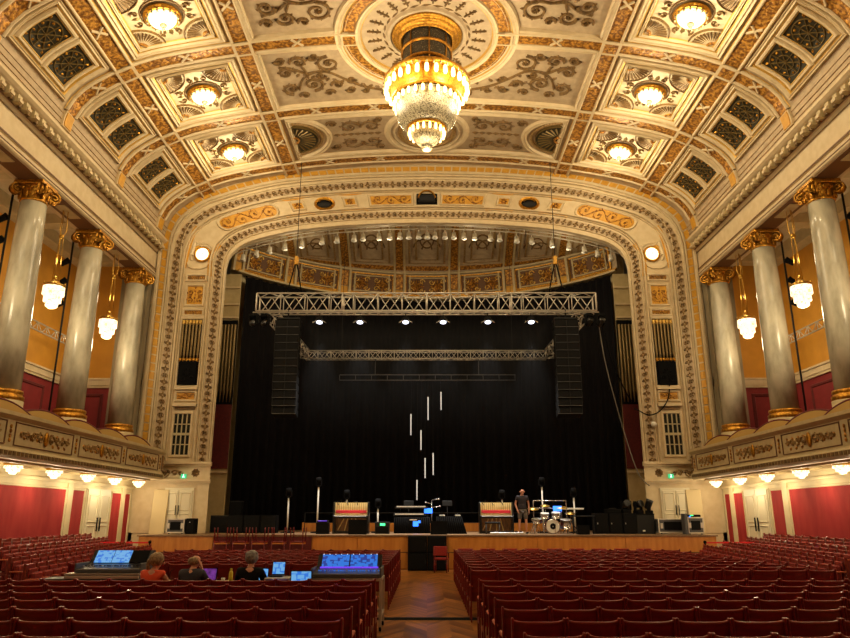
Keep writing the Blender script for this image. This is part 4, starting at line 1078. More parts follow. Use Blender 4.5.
for sg in (-1, 1):
    for i, y in enumerate((29.6, 27.3, 25.1, 22.8, 20.5, 18.2, 15.9, 11.4, 7.0)):
        lab = ('small glowing glass lamp under the balcony, %s from the arch, %s' if i < 5 else 'small glass soffit lamp out over the rear side seats, %s from the arch, %s') % (ORD[i + 1], SHORT[sg])
        if bl is None:
            t = thing('balcony_lamp', lab, 'ceiling lamp', (sg * 11.8, y, 3.31), 0, 'balcony soffit lamps'); bl = t
            mb = MB(); mb.lathe([(.26, .05), (.27, 0), (.24, -.03)], (0, 0, 0), 'brass', 18); mb.build('rim', t)
            mb = MB(); mb.lathe([(.24, -.02), (.25, -.1), (.19, -.12), (.18, -.19), (.11, -.21), (.09, -.26), (.01, -.27)], (0, 0, 0), 'glass', 18); mb.build('shade', t)
            lamp((0, 0, -.5), P_BALC, .15, parent=t)
        else: dup(bl, (sg * 11.8, y, 3.31), 0, lab)
proto = {}
for sg in (-1, 1):
    for i in range(6):
        y0 = 29.9 - 2.3 * i; lab = 'beige curved loge partition with maroon piping behind balcony rail, %s from the arch, %s' % (ORD[i + 1], SHORT[sg])
        if sg not in proto:
            t = thing('loge_partition', lab, 'partition', (0, y0, 0), 0, 'curved loge partitions'); proto[sg] = t
            top = []
            vs = []; N = 14
            for k in range(N + 1):
                f = k / N; y = -3.0 * f; x = 11.42 + .75 * sin(pi * f * .5) ** 2 * 0 + .5 * f; z = 4.52 + .52 * sin(pi * (1 - f) ** 1.0 * .5 + 0) * (1 - f * .0) if False else 4.50 + .48 * sin(pi * f) ** .8 if f not in (0, 1) else 4.5
                top.append((sg * x, y, z))
            for (x, y, z) in top: vs += [(x, y, 4.2), (x, y, z), (x + sg * .06, y, z), (x + sg * .06, y, 4.2)]
            mb = MB(); fs = []
            for k in range(N):
                for q in range(4): fs.append((4 * k + q, 4 * k + (q + 1) % 4, 4 * k + 4 + (q + 1) % 4, 4 * k + 4 + q))
            mb.add(vs, fs, 'beige'); mb.build('panel', t)
            mb = MB(); mb.tube([(x + sg * .03, y, z + .01) for x, y, z in top], .04, 'maroon', 6); mb.build('piping', t)
        else: dup(proto[sg], (0, y0, 0), 0, lab)
# ladder trusses and light poles in the loges
def truss(mb, A, B, s, r, m, bays, h=None, sides=4):
    A = Vector(A); B = Vector(B); d = (B - A); L = d.length; d.normalize(); h = h or s
    u = d.cross(Vector((0, 0, 1)));  u = u.normalized() if u.length > .1 else Vector((1, 0, 0)); w = u.cross(d).normalized()
    if sides == 2: cs = [w * h / 2, -w * h / 2]
    else: cs = [u * s / 2 + w * h / 2, u * s / 2 - w * h / 2, -u * s / 2 - w * h / 2, -u * s / 2 + w * h / 2]
    for c in cs: mb.tube([A + c, B + c], r, m, 6)
    n = len(cs)
    for k in range(bays):
        a = A + d * L * k / bays; b = A + d * L * (k + 1) / bays
        for q in range(n if n > 2 else 1):
            c0, c1 = cs[q], cs[(q + 1) % n]
            if k % 2: c0, c1 = c1, c0
            mb.tube([a + c0, b + c1], r * .6, m, 5)
            if k % 2 == 0: mb.tube([a + c0, a + c1], r * .6, m, 5)
    return mb
for sg in (-1, 1):
    mb = MB(); truss(mb, (sg * 14.9, 16, 8.9), (sg * 14.9, 29.4, 8.9), .3, .03, 'alu', 40, .32, 2); o = mb.build('ladder_truss')
    tag(o, 'horizontal metal ladder truss along the orange loge wall, ' + SHORT[sg], 'truss', 'ladder trusses')
    for i, y in enumerate((25.8, 21.6, 17.2)):
        t = thing('light_pole', 'slim pole with stage spotlights behind the %s column from arch, %s' % (ORD[i + 2] if i < 2 else 'fourth', SHORT[sg]), 'light pole', (sg * 13.86, y, 4.2), 0, 'loge light poles')
        mb = MB(); mb.tube([(0, 0, 0), (0, 0, 8.3)], .035, 'dark', 6); mb.lathe([(.13, 0), (.13, .03), (.05, .05)], (0, 0, 0), 'dark', 12); mb.build('pole', t)
        for z in (5.6, 6.5, 7.3):
            mb = MB(); R = Matrix.Rotation(radians(60 * -sg), 4, 'Y'); mb.lathe([(.09, -.16), (.11, .1), (.13, .18)], (sg * .22, 0, z - .1), 'black', 10, R); mb.tube([(0, 0, z), (sg * .2, 0, z)], .02, 'black', 5); mb.build('spotlight', t)
# ================================================================ rigging over the stage
t = thing('lighting_truss', 'long horizontal box truss hanging in front of the stage arch', 'truss', (0, 29.8, 0))
mb = MB(); truss(mb, (-7.45, 0, 10.92), (7.38, 0, 10.92), .62, .036, 'alu', 28, .8)
for x in (-7.45, 7.38, -3.7, 0, 3.7):
    for y in (-.31, .31): mb.tube([(x, y, 10.52), (x, y, 11.32)], .04, 'alu', 6)
mb.build('frame', t)
mb = MB(); mb.tube([(-7.55, -.4, 10.42), (7.45, -.4, 10.42)], .03, 'alu', 6); mb.build('pipe', t)
for x in (-5.85, 5.75):
    mb = MB(); mb.tube([(x, 0, 13.1), (x, 0, 17.9)], .016, 'dark', 5); mb.build('suspension_cable', t)
    mb = MB(); mb.tube([(x, 0, 13.0), (x - .35, 0, 11.4)], .03, 'black', 5); mb.tube([(x, 0, 13.0), (x + .3, 0, 11.4)], .03, 'black', 5); mb.build('sling', t)
    mb = MB(); mb.cbox((x, 0, 12.95), (.16, .2, .4), 'yellow', bev=.03); mb.build('chain_hoist', t)
t = thing('rear_truss', 'narrow box truss deeper over the stage below the long truss', 'truss', (0, 36.3, 0))
mb = MB(); truss(mb, (-6.4, 0, 10.07), (6.3, 0, 10.07), .4, .028, 'alu', 38, .42); mb.build('frame', t)
for sx in (-1, 1):
    mb = MB(); truss(mb, (sx * 6.4, -.2, 10.1), (sx * 6.9, -5.9, 10.5), .4, .028, 'alu', 14, .5); mb.build('side_frame', t)
mb = MB()
mb = None
for x in (-4.5, 4.5): mb = MB(); mb.tube([(x, 0, 10.25), (x, 0, 17.0)], .012, 'dark', 4); mb.build('suspension_cable', t)
mb = MB()
for z in (0, .28): mb.tube([(-4.55, 0, z), (4.6, 0, z)], .025, 'case', 6)
for k in range(12): mb.tube([(-4.55 + k * .83, 0, 0), (-4.55 + k * .83, 0, .28)], .015, 'case', 5)
for x in (-2.7, 2.7): mb.tube([(x, 0, .28), (x, 0, 1.15)], .015, 'case', 4)
o = mb.build('pipe_batten'); o.location = (0, 36.2, 8.72); tag(o, 'thin dark double pipe hanging above the white light tubes', 'pipe')
for i, (x, z0, z1, w) in enumerate(((.66, 6.7, 7.55, 'highest'), (.05, 6.23, 7.31, 'second highest'), (-.75, 5.53, 6.51, 'third highest, beside the left edge of the cluster'), (-.28, 4.85, 5.76, 'fourth highest'), (.28, 3.72, 4.71, 'fifth highest'), (-.09, 3.58, 4.48, 'sixth highest'), (-.46, 2.61, 3.5, 'lowest, just above the keyboards'))):
    w = {'third highest, beside the left edge of the cluster': 'third highest'}.get(w, w); f = 1.045
    t = thing('light_tube', 'slim white vertical light tube against the black curtain, %s of the cluster' % w.split(',')[0], 'light tube', (x * f, 34.5, 1.87 + (z0 - 1.87) * f), 0, 'hanging light tubes')
    mb = MB(); mb.tube([(0, 0, 0), (0, 0, (z1 - z0) * f)], .027, 'tube', 8); mb.build('tube', t)
    mb = MB(); top = 8.8 - t.location.z; mb.tube([(0, 0, (z1 - z0) * f), (0, 1.6, top)], .004, 'dark', 4); mb.build('wire', t)
def line_array(sx):
    t = thing('line_array', 'curved column of black loudspeakers hanging from the truss, ' + SHORT[sx], 'loudspeaker array', (sx * 6.02, 29.7, 10.2), 0, 'hanging line arrays')
    mb = MB(); mb.cbox((0, .05, -.04), (1.0, .7, .06), 'dark'); mb.tube([(0, -.21, 0), (0, -.21, .36)], .04, 'dark', 6); mb.build('rigging_frame', t)
    z = -.1; yy = .0; an = 0.0
    for k in range(12):
        an = radians(.3 * k + (max(0, k - 6)) * 1.6); hh = .345
        c = (0, yy, z - hh / 2); R = Matrix.Rotation(-an, 4, 'X')
        mb = MB(); mb.cbox(c, (1.0, .62, hh * .94), 'black', R, .02); mb.cbox(Vector(c) + R.to_3x3() @ Vector((0, -.3, -hh * .46)), (1.0, .03, .016), 'case', R)
        f = Vector(c) + R.to_3x3() @ Vector((0, -.315, 0))
        for d in (-1, 1): mb.cbox(f + Vector((d * .26, 0, 0)), (.46, .03, hh * .82), 'grille', R, .01)
        mb.cbox(f, (.03, .05, hh * .9), 'dark', R)
        for d in (-1, 1): mb.cbox(f + Vector((d * .51, .02, 0)), (.015, .06, hh * .9), 'alu' if k % 3 == 9 else 'dark', R)
        mb.build('speaker_cabinet', t)
        z -= hh * cos(an); yy += hh * sin(an)
for sx in (-1, 1): line_array(sx)
def moving_head(name, lab, loc, rz=0.0, hang=True, grp='moving head lights', tilt=.5):
    t = thing(name, lab, 'stage light', loc, rz, grp); s = -1 if hang else 1
    mb = MB(); mb.cbox((0, 0, s * .06), (.34, .3, .14), 'black', bev=.02); mb.build('base', t)
    mb = MB()
    for d in (-1, 1): mb.cbox((d * .18, 0, s * .3), (.05, .14, .38), 'black', bev=.01)
    mb.cbox((0, 0, s * .14), (.38, .12, .05), 'black'); mb.build('yoke', t)
    mb = MB(); R = Matrix.Rotation(tilt, 4, 'X'); mb.lathe([(.08, -.2), (.13, -.16), (.14, .1), (.15, .2), (.12, .21), (.02, .19)], (0, 0, s * .36), 'blackgloss', 14, R); mb.build('head', t)
    return t
for sx in (-1, 1):
    for k, (dx, dz, w) in enumerate(((7.5, 10.34, 'outer'), (7.0, 10.34, 'inner'))):
        moving_head('moving_head_light', '%s black moving light under the end of the long truss, %s' % (w, SHORT[sx]), (sx * dx, 29.45, dz), .5 * sx, tilt=.9 * sx)
pc = None
for i, x in enumerate((-4.64, -2.89, -.92, .70, 2.63, 4.5)):
    w = ['outermost on the mixing-desk side', 'second from the mixing-desk end', 'third from the mixing-desk end', 'third from the drum-kit end', 'second from the drum-kit end', 'outermost on the drum-kit side'][i]
    lab = 'lit white stage lamp under the long truss, ' + w
    if pc is None:
        t = thing('par_lamp', lab, 'stage light', (x, 29.4, 10.34), 0, 'lit lamps under the truss'); pc = t
        mb = MB(); mb.tube([(0, 0, .04), (0, 0, -.1)], .02, 'black', 6); mb.tube([(-.2, 0, -.3), (-.2, 0, -.1), (.2, 0, -.1), (.2, 0, -.3)], .014, 'black', 5); mb.build('yoke', t)
        mb = MB(); R = Matrix.Rotation(radians(-22), 4, 'X'); mb.lathe([(.1, .14), (.15, .1), (.17, -.1), (.18, -.13)], (0, 0, -.28), 'black', 16, R, cap=False); mb.build('housing', t)
        mb = MB(); mb.lathe([(.14, -.11), (.01, -.12)], (0, 0, -.28), 'whiteled', 16, R, cap=False)
        for d in (-1, 1): mb.cbox((d * .2, -.08, -.36), (.2, .12, .012), 'alu', Matrix.Rotation(d * .5, 4, 'Y'))
        mb.build('lens', t)
        lamp((0, .1, -.6), P_STAGE, .12, (.95, .93, .9), t, radians(50), (radians(6), 0, 0))
    else: dup(pc, (x, 29.4, 10.34), 0, lab)
# curved light rail below the arch
rx = lambda px, Y: (px - 427) / 706 * (Y * .9629 + 12.9 * .27)
railp = [(235, 254), (257, 246.5), (286.7, 239.8), (315, 235), (344.7, 232), (389, 229.3), (427, 228.6)]
YR = 32.4
def rz_(py): v = (319 - py) / 706; return 1.87 + YR * (sin(PITCH) + v * cos(PITCH)) / (cos(PITCH) - v * sin(PITCH))
rp = [(rx(a, YR), rz_(b)) for a, b in railp]; rp = rp + [(-a, b) for a, b in rp[-2::-1]]
rp = crom(rp, 4)
mb = MB()
for dz in (0, .18): mb.tube([(x, YR, z + dz) for x, z in rp], .03, 'whitepaint', 6)
for k in range(0, len(rp), 2): mb.tube([(rp[k][0], YR, rp[k][1]), (rp[k][0], YR, rp[k][1] + .18)], .02, 'whitepaint', 5)
o = mb.build('lighting_rail'); tag(o, 'long curved white double pipe carrying spotlights under the arch', 'light rail')
for x in (-6.5, -2.2, 2.2, 6.5): lamp((x, YR + .9, min(rp, key=lambda q: abs(q[0] - x))[1] - .9), P_APSE_FILL, .3, parent=o)  # added point lights, in none of the spots, to brighten apse and side walls
fx = [244, 257, 270, 285, 302, 322, 337, 354, 363, 379, 390, 400, 409, 419]
pos = []
for px in fx: pos.append(rx(px, YR))
pos = pos + [0.02] + [-p for p in pos[::-1]]; sp = None
for i, x in enumerate(pos):
    z = min(rp, key=lambda q: abs(q[0] - x))[1]; n = len(pos); mid = n // 2
    w = 'at the middle of the curved rail under the arch' if i == mid else '%s from the middle of the curved rail under arch, %s' % (ORD[abs(i - mid)], SHORT[-1 if i < mid else 1])
    lab = 'small white spotlight ' + w
    if sp is None:
        t = thing('rail_spotlight', lab, 'spotlight', (x, YR, z - .055), 0, 'spotlights on the curved rail'); sp = t
        mb = MB(); mb.tube([(0, 0, 0), (0, 0, -.16)], .025, 'whitepaint', 5); mb.build('bracket', t)
        mb = MB(); mb.lathe([(.05, .17), (.1, .15), (.12, -.1), (.15, -.16)], (0, 0, -.3), 'whitepaint', 10, Matrix.Rotation(radians(-12), 4, 'X')); mb.build('housing', t)
    else: dup(sp, (x, YR, z - .055), 0, lab)
def cable(name, pts, r, m, lab):
    mb = MB(); mb.tube(crom(pts, 8), r, m, 5); o = mb.build(name); return tag(o, lab, 'cable')
cable('hanging_cable', [(7.5, 29.9, 10.4), (7.75, 30.0, 8.2), (8.35, 30.3, 5.6), (8.9, 30.5, 3.7), (9.45, 30.85, 3.15)], .022, 'cable', 'pale cable sagging from the truss end down to the arch pier')
cable('hanging_cable', [(7.6, 29.9, 10.4), (8.1, 30.4, 8.6), (8.9, 31.5, 7.4), (9.4, 32.3, 7.0)], .03, 'black', 'dark cable running from truss end towards the organ pipes')
cable('wall_cable', [(10.72, YP - .12, 7.5), (10.6, YP - .16, 6.9), (10.2, YP - .18, 6.35), (9.7, YP - .16, 6.15), (9.3, YP - .1, 6.35), (9.2, YP + .3, 6.5)], .028, 'black', 'black cable looped across the arch pier above its barred window')
t = MB(); t.ell((0, 0, 0), (.13, .11, .12), 'whitepaint', 10, 7); t.cbox((0, .08, .0), (.1, .1, .1), 'whitepaint'); o = t.build('security_camera'); o.location = (9.86, YP - .2, 5.75); tag(o, 'round white wall camera beside the barred window', 'camera')
# ================================================================ things on the stage
SZ = 1.22
def piano(x, y, w, lab, side_open):
    t = thing('upright_piano', lab, 'piano', (x, y, SZ), 0, 'open upright pianos')
    mb = MB()
    for d in (-1, 1): mb.cbox((d * (w / 2 - .03), .05, .62), (.06, .6, 1.24), 'blackgloss', bev=.01); mb.cbox((d * (w / 2 - .05), -.32, .36), (.07, .1, .72), 'blackgloss', bev=.01)
    mb.cbox((0, .33, .62), (w - .04, .04, 1.2), 'pianowood'); mb.cbox((0, .0, .05), (w - .1, .5, .1), 'blackgloss'); mb.cbox((0, -.12, .64), (w - .1, .5, .08), 'blackgloss', bev=.01); mb.build('case', t)
    mb = MB(); mb.cbox((0, .0, .96), (w - .14, .05, .52), 'harp', Matrix.Rotation(-.18, 4, 'X'))
    for k in range(14): mb.cbox((-w / 2 + .14 + k * (w - .28) / 13, -.03, 1.0), (.018, .03, .46), 'brass')
    mb.build('harp_frame', t)
    mb = MB(); mb.cbox((0, -.08, .86), (w - .2, .06, .12), 'felt', bev=.01); mb.build('felt_strip', t)
    mb = MB()
    for k in range(26): mb.cbox((-w / 2 + .12 + k * (w - .24) / 25, -.26, .71), ((w - .24) / 26, .2, .05), 'ivory')
    mb.build('keyboard', t)
    mb = MB()
    for k in range(4): mb.cbox((-w * .3 + k * .22, .12, .35), (.04, .05, .5), 'harp', Matrix.Rotation(.5 - k * .25, 4, 'Y'))
    mb.cbox((0, .26, .35), (w - .14, .03, .55), 'pianowood'); mb.build('soundboard', t)
    mb = MB(); mb.tube([(-w * .3, .1, 1.24), (-w * .3, .1, 1.32)], .02, 'black', 5); mb.cbox((w * .1, .15, 1.25), (.1, .08, .06), 'dark')
    for k in range(3): mb.tube([(-w * .4 + k * .4, .05, 1.26), (-w * .4 + k * .4 + .05, -.1, 1.12)], .015, 'dark', 5)
    mb.build('clip_microphone', t)
    return t
piano(-3.1, 30.0, 1.46, 'upright piano with opened golden front, on the mixing-desk side of the stage', 1)
piano(2.82, 30.0, 1.40, 'upright piano with opened golden front, between the black table and standing man', 1)
def wedge(x, y, lab, rz=0.0, s=1.0):
    mb = MB(); mb.extr([(-.28 * s, 0), (.26 * s, 0), (.26 * s, .14 * s), (-.02 * s, .46 * s), (-.28 * s, .5 * s)][::-1], -.32 * s, .32 * s, 'black', axis='x')
    t = thing('floor_monitor', lab, 'speaker', (x, y, SZ), rz, 'floor monitors'); mb.build('cabinet', t)
    g = MB(); a = Vector((0, .13 * s, .31 * s)); g.cbox(a, (.56 * s, .02, .38 * s), 'grille', Matrix.Rotation(radians(41), 4, 'X')); g.build('grille', t)
wedge(-2.72, 28.75, 'black floor monitor in front of the mixing-desk side piano', 0.1, 1.1)
wedge(6.0, 28.4, 'black floor monitor at the drum kit outer front edge', 0, .7)
wedge(.45, 28.6, 'black floor monitor before the cloth-covered table', 0)
def box_thing(name, lab, cat, loc, dim, m, parts=(), rz=0.0, group=None):
    t = thing(name, lab, cat, loc, rz, group); mb = MB(); mb.cbox((0, 0, dim[2] / 2), dim, m, bev=.015); mb.build('body', t)
    for nm, c, d, m2 in parts:
        p = MB(); p.cbox(c, d, m2, bev=.005); p.build(nm, t)
    return t
box_thing('guitar_amplifier', 'small grey amplifier with a green display beside the piano', 'amplifier', (-1.8, 29.6, SZ), (.58, .36, .46), 'dark', [('grille', (0, -.185, .15), (.5, .02, .24), 'grille'), ('display', (0.02, -.19, .36), (.2, .02, .09), 'greenled'), ('handle', (0, 0, .47), (.2, .04, .03), 'black')])
box_thing('rounded_equipment_trunk', 'black rounded trunk with purple glow beside the pale light stand', 'trunk', (-4.15, 29.3, SZ), (.5, .4, .45), 'black', [('lid', (0, 0, .48), (.44, .36, .08), 'dark'), ('light_strip', (0, -.19, .5), (.36, .02, .02), 'purple')])
# keyboard station
t = thing('keyboard_stand', 'black cloth-covered stand carrying two keyboards', 'stand', (-.62, 30.6, SZ)); mb = MB(); mb.cbox((0, 0, .32), (1.5, .6, .64), 'black', bev=.02)
for k in range(18): mb.tube([(-.72 + k * .085, -.31, .62), (-.73 + k * .086, -.33, .02)], .02, 'black', 5)
mb.build('cloth', t); mb = MB()
for d in (-1, 1): mb.tube([(d * .5, .1, .6), (d * .5, .1, 1.0)], .02, 'dark', 6)
mb.build('frame', t); mb = MB(); mb.cbox((.15, -.345, .38), (.22, .02, .2), 'blue'); mb.cbox((.3, -.345, .46), (.1, .02, .1), 'blue'); mb.build('blue_display', t); mb = MB(); mb.cbox((.05, -.345, .54), (.3, .02, .04), 'whitepaint'); mb.build('name_strip', t)
for i, (z, dx, lab) in enumerate(((.68, -.05, 'lower slim keyboard on the cloth-covered stand'), (.98, .02, 'upper keyboard above the lower slim one'))):
    t = thing('synthesizer', lab, 'keyboard', (-.68 + dx, 30.5, SZ + z), 0, 'stage keyboards'); mb = MB(); mb.cbox((0, 0, .05), (1.35, .34, .1), 'dark', bev=.01); mb.build('body', t)
    mb = MB()
    for k in range(24): mb.cbox((-.58 + k * .05, -.12, .085), (.044, .16, .05), 'ivory')
    mb.build('keyboard_keys', t)
t = thing('monitor_screen', 'small glowing blue screen beside the keyboards', 'screen', (.05, 30.5, SZ + .78)); mb = MB(); mb.cbox((0, 0, .12), (.34, .03, .2), 'blue', Matrix.Rotation(-.15, 4, 'X')); mb.build('panel', t); mb = MB(); mb.tube([(0, .02, -.14), (0, .02, .1)], .02, 'dark', 6); mb.build('stem', t)
for i, (x, lab) in enumerate(((-.8, 'grey padded stool back behind the two keyboards'), (.88, 'grey padded stool back behind the cloth-covered table'))):
    t = thing('stage_stool', lab, 'stool', (x, 31.6, SZ), 0, 'padded stage stools'); mb = MB(); mb.cbox((0, 0, .6), (.42, .42, .08), 'dark', bev=.03); mb.build('seat', t)
    mb = MB(); mb.cbox((0, .2, 1.22), (.44, .06, .24), 'dark', bev=.028); mb.build('backrest', t)
    for a in range(4):
        mb = MB(); q = (cos(a * pi / 2 + .8), sin(a * pi / 2 + .8)); mb.tube([(0, 0, .56), (q[0] * .28, q[1] * .28, .0)], .015, 'dark', 5); mb.build('leg', t)
    mb = MB(); mb.tube([(0, .18, .6), (0, .22, 1.15)], .015, 'dark', 5); mb.build('back_post', t)
t = thing('effects_table', 'black cloth-covered table between the keyboards and piano', 'table', (.98, 29.9, SZ)); mb = MB()
mb.add([(-.6, -.3, .68), (.42, -.3, .68), (.42, .3, .68), (-.6, .3, .68), (-.62, -.34, 0), (.62, -.36, 0), (.62, .34, 0), (-.62, .34, 0)], [(0, 1, 2, 3), (4, 5, 1, 0), (5, 6, 2, 1), (6, 7, 3, 2), (7, 4, 0, 3)], 'black')
for k in range(14): mb.tube([(-.58 + k * .075, -.31, .67), (-.6 + k * .09, -.37, .01)], .022, 'black', 5)
mb.build('cloth', t)
for x, lab in ((.62, 'small pale mixer on the cloth-covered table edge'), (1.25, 'pale folded papers on the cloth-covered table corner')):
    mb = MB(); mb.cbox((0, 0, .03), (.22, .18, .05), 'whitepaint', bev=.01); mb.cbox((.02, 0, .06), (.1, .1, .02), 'dark'); o = mb.build('small_mixer' if x < 1 else 'paper_stack'); o.location = (x, 29.85, SZ + .68); tag(o, lab, 'mixer' if x < 1 else 'papers')
t = thing('microphone_boom', 'chrome boom microphones rising behind the blue screen', 'microphone stand', (.2, 31.15, SZ)); mb = MB(); mb.tube([(0, 0, 0), (0, 0, 1.35)], .014, 'chrome', 6); mb.lathe([(.2, 0), (.2, .02), (.02, .04)], (0, 0, 0), 'black', 12); mb.build('pole', t)
for a, z in ((.3, 1.35), (-.25, 1.2), (.35, 1.05)):
    mb = MB(); mb.tube([(0, 0, z), (a, -.1, z + .04)], .012, 'chrome', 5); mb.ell((a, -.1, z + .04), (.05, .03, .03), 'chrome', 8, 6); mb.build('microphone', t)
for i, (x, y, lab) in enumerate(((3.0, 29.2, 'bench'), )):
    t = thing('piano_bench', 'low dark bench with bluish legs before the piano', 'bench', (2.6, 29.15, SZ)); mb = MB(); mb.cbox((0, 0, .43), (.6, .34, .07), 'dark', bev=.02); mb.build('seat', t)
    for dx in (-.26, .26):
        for dy in (-.13, .13): mb = MB(); mb.tube([(dx, dy, .4), (dx, dy, 0)], .02, 'case', 6); mb.build('leg', t)
mb = MB(); mb.cbox((0, 0, .05), (1.3, .3, .06), 'alu', bev=.01)
for k in range(7): mb.cbox((-.54 + k * .18, 0, .1), (.11, .16, .05), 'dark', bev=.01)
o = mb.build('pedal_board'); o.location = (3.1, 28.55, SZ); tag(o, 'long silver pedal board lying before the piano bench', 'pedal board')
# drum kit
t = thing('drum_kit', 'chrome and white drum kit with cymbals beside the standing man', 'drum kit', (4.98, 29.6, SZ))
mb = MB(); R = Matrix.Rotation(pi / 2, 4, 'X'); mb.lathe([(.27, -.2), (.28, -.18), (.28, .18), (.27, .2)], (.05, 0, .29), 'redlac', 24, R); mb.lathe([(.29, .17), (.29, .21), (.26, .21)], (.05, 0, .29), 'chrome', 24, R, cap=False); mb.build('bass_drum', t)
mb = MB(); mb.lathe([(.01, .205), (.265, .205)], (.05, 0, .29), 'skinhead', 24, R, cap=False); mb.lathe([(.02, .21), (.12, .215)], (.05, 0, .29), 'black', 16, R, cap=False); mb.build('drum_head', t)
for (x, y, z, r, h) in ((-.25, -.1, .7, .17, .2), (.2, -.15, .72, .18, .22), (-.55, .1, .5, .2, .16), (.62, .1, .38, .22, .36)):
    mb = MB(); mb.lathe([(r, -h / 2), (r + .015, -h / 2), (r + .015, -h / 2 + .03), (r, -h / 2 + .03), (r, h / 2 - .03), (r + .015, h / 2 - .03), (r + .015, h / 2), (r, h / 2)], (x, y, z), 'chrome', 18, Matrix.Rotation(.2, 4, 'X')); mb.lathe([(.01, h / 2 + .003), (r, h / 2 + .003)], (x, y, z), 'skinhead', 18, Matrix.Rotation(.2, 4, 'X'), cap=False)
    for a in range(3): mb.tube([(x, y, z - h / 2), (x + .18 * cos(a * 2.1), y + .18 * sin(a * 2.1), .02)], .012, 'chrome', 5)
    mb.build('drum', t)
for (x, y, z, r) in ((-.68, .05, 1.0, .24), (.5, .25, 1.05, .26), (-.15, .3, 1.12, .2), (.8, -.05, .82, .2)):
    mb = MB(); mb.lathe([(.02, .03), (.06, .02), (r, -.03), (r, -.035), (.02, .0)], (x, y, z), 'cymbal', 22, Matrix.Rotation(.25, 4, 'X')); mb.build('cymbal', t)
    mb = MB(); mb.tube([(x, y, z + .05), (x, y, .35)], .011, 'chrome', 5)
    for a in range(3): mb.tube([(x, y, .4), (x + .25 * cos(a * 2.1), y + .25 * sin(a * 2.1), .01)], .011, 'chrome', 5)
    mb.build('cymbal_stand', t)
mb = MB(); mb.tube([(-.6, .5, 0), (-.6, .5, 1.3), (.75, .5, 1.3), (.75, .5, 0)], .025, 'chrome', 6)
mb.tube([(-.6, .5, 1.0), (.75, .5, 1.0)], .02, 'chrome', 6); mb.build('drum_rack', t)
mb = MB(); mb.cbox((.32, .15, .98), (.34, .03, .2), 'blue', Matrix.Rotation(-.3, 4, 'X')); mb.build('blue_panel', t)
t = thing('stage_keyboard', 'pale slim keyboard on a stand behind the drum kit', 'keyboard', (6.0, 30.7, SZ)); mb = MB(); mb.cbox((0, 0, .98), (1.1, .28, .07), 'whitepaint', bev=.01); mb.build('body', t)
for d in (-1, 1): mb = MB(); mb.tube([(d * .35, 0, .95), (-d * .35, 0, 0)], .02, 'dark', 6); mb.build('leg', t)
t = thing('stage_side_table', 'dark low side table between drum kit and black cabinets', 'table', (6.2, 29.2, SZ)); mb = MB(); mb.cbox((0, 0, .68), (.9, .4, .05), 'dark', bev=.01); mb.build('top', t)
for dx in (-.4, .4): mb = MB(); mb.tube([(dx, 0, .66), (dx, 0, 0)], .03, 'dark', 6); mb.build('leg', t)
# light stands: pale pole, black head
for i, (x, zt, w) in enumerate(((-5.95, 2.88, 'shorter, beside the pale light stand'), (-4.68, 3.33, 0), (-3.45, 2.8, 0), (-2.1, 2.43, 0), (3.22, 2.8, 0), (4.95, 3.33, 0), (6.3, 2.88, 0))):
    w = ['outermost one on the mixing-desk side', 'tall one on the mixing-desk side', 'one behind the mixing-desk side piano', 'shortest one, beside the green-lit amplifier', 'one behind the standing man', 'tall one behind the drum kit', 'outermost one near the black cabinets'][i]
    t = thing('lamp_stand', 'pale upright pole with black light head, ' + w, 'light stand', (x, 31.3, SZ), 0, 'pale pole light stands')
    mb = MB(); zt -= .2; mb.tube([(0, 0, 0.02), (0, 0, zt - SZ)], .034, 'whitepaint', 8); mb.build('pole', t)
    mb = MB(); mb.lathe([(.28, 0), (.28, .04), (.06, .07)], (0, 0, 0), 'black', 14); mb.build('base', t)
    mb = MB(); mb.cbox((0, 0, zt - SZ + .03), (.16, .14, .08), 'black', bev=.01)
    for d in (-1, 1): mb.cbox((d * .12, 0, zt - SZ + .18), (.03, .1, .26), 'black')
    mb.lathe([(.07, -.12), (.11, .0), (.12, .14)], (0, 0, zt - SZ + .24), 'black', 10, Matrix.Rotation(.4, 4, 'X')); mb.build('light_head', t)
# right: cabinets and flight cases
for i in range(3):
    w = ['nearest the drum kit', 'in the middle of the three', 'nearest the silver flight case'][i].replace('nearest', 'next to')
    box_thing('black_cabinet', 'waist-high black cabinet at stage edge, ' + w, 'cabinet', (7.02 + i * .56, 29.8, SZ), (.55, .6, .80), 'black', [('door', (0, -.31, .4), (.5, .02, .72), 'grille'), ('handle', (-.18, -.325, .4), (.03, .02, .06), 'alu')], group='black stage cabinets')
box_thing('black_equipment_crate', 'wide dark grey crate beside the three black cabinets', 'crate', (8.78, 29.8, SZ), (.72, .6, .74), 'dark', [('label', (-.1, -.31, .12), (.1, .01, .06), 'whitepaint'), ('lid', (0, 0, .76), (.74, .62, .04), 'black')])
for i, (x, lab) in enumerate(((8.1, 'black moving light lying on the cabinet tops, next to the drums side'), (8.58, 'black moving light lying in the middle of the crate top'), (9.02, 'black moving light standing at the outer end of the crate'))):
    moving_head('stored_moving_light', lab, (x, 29.75, SZ + (.80 if x < 8.4 else .78)), .6 * i, False, 'stored moving lights', 1.4 if i < 2 else .4)
box_thing('lighting_ballast', 'black ballast box with white lamp heads on the cabinets', 'equipment box', (7.55, 29.8, SZ + .8), (.6, .4, .16), 'black', [('handle', (0, 0, .19), (.3, .03, .03), 'dark')])
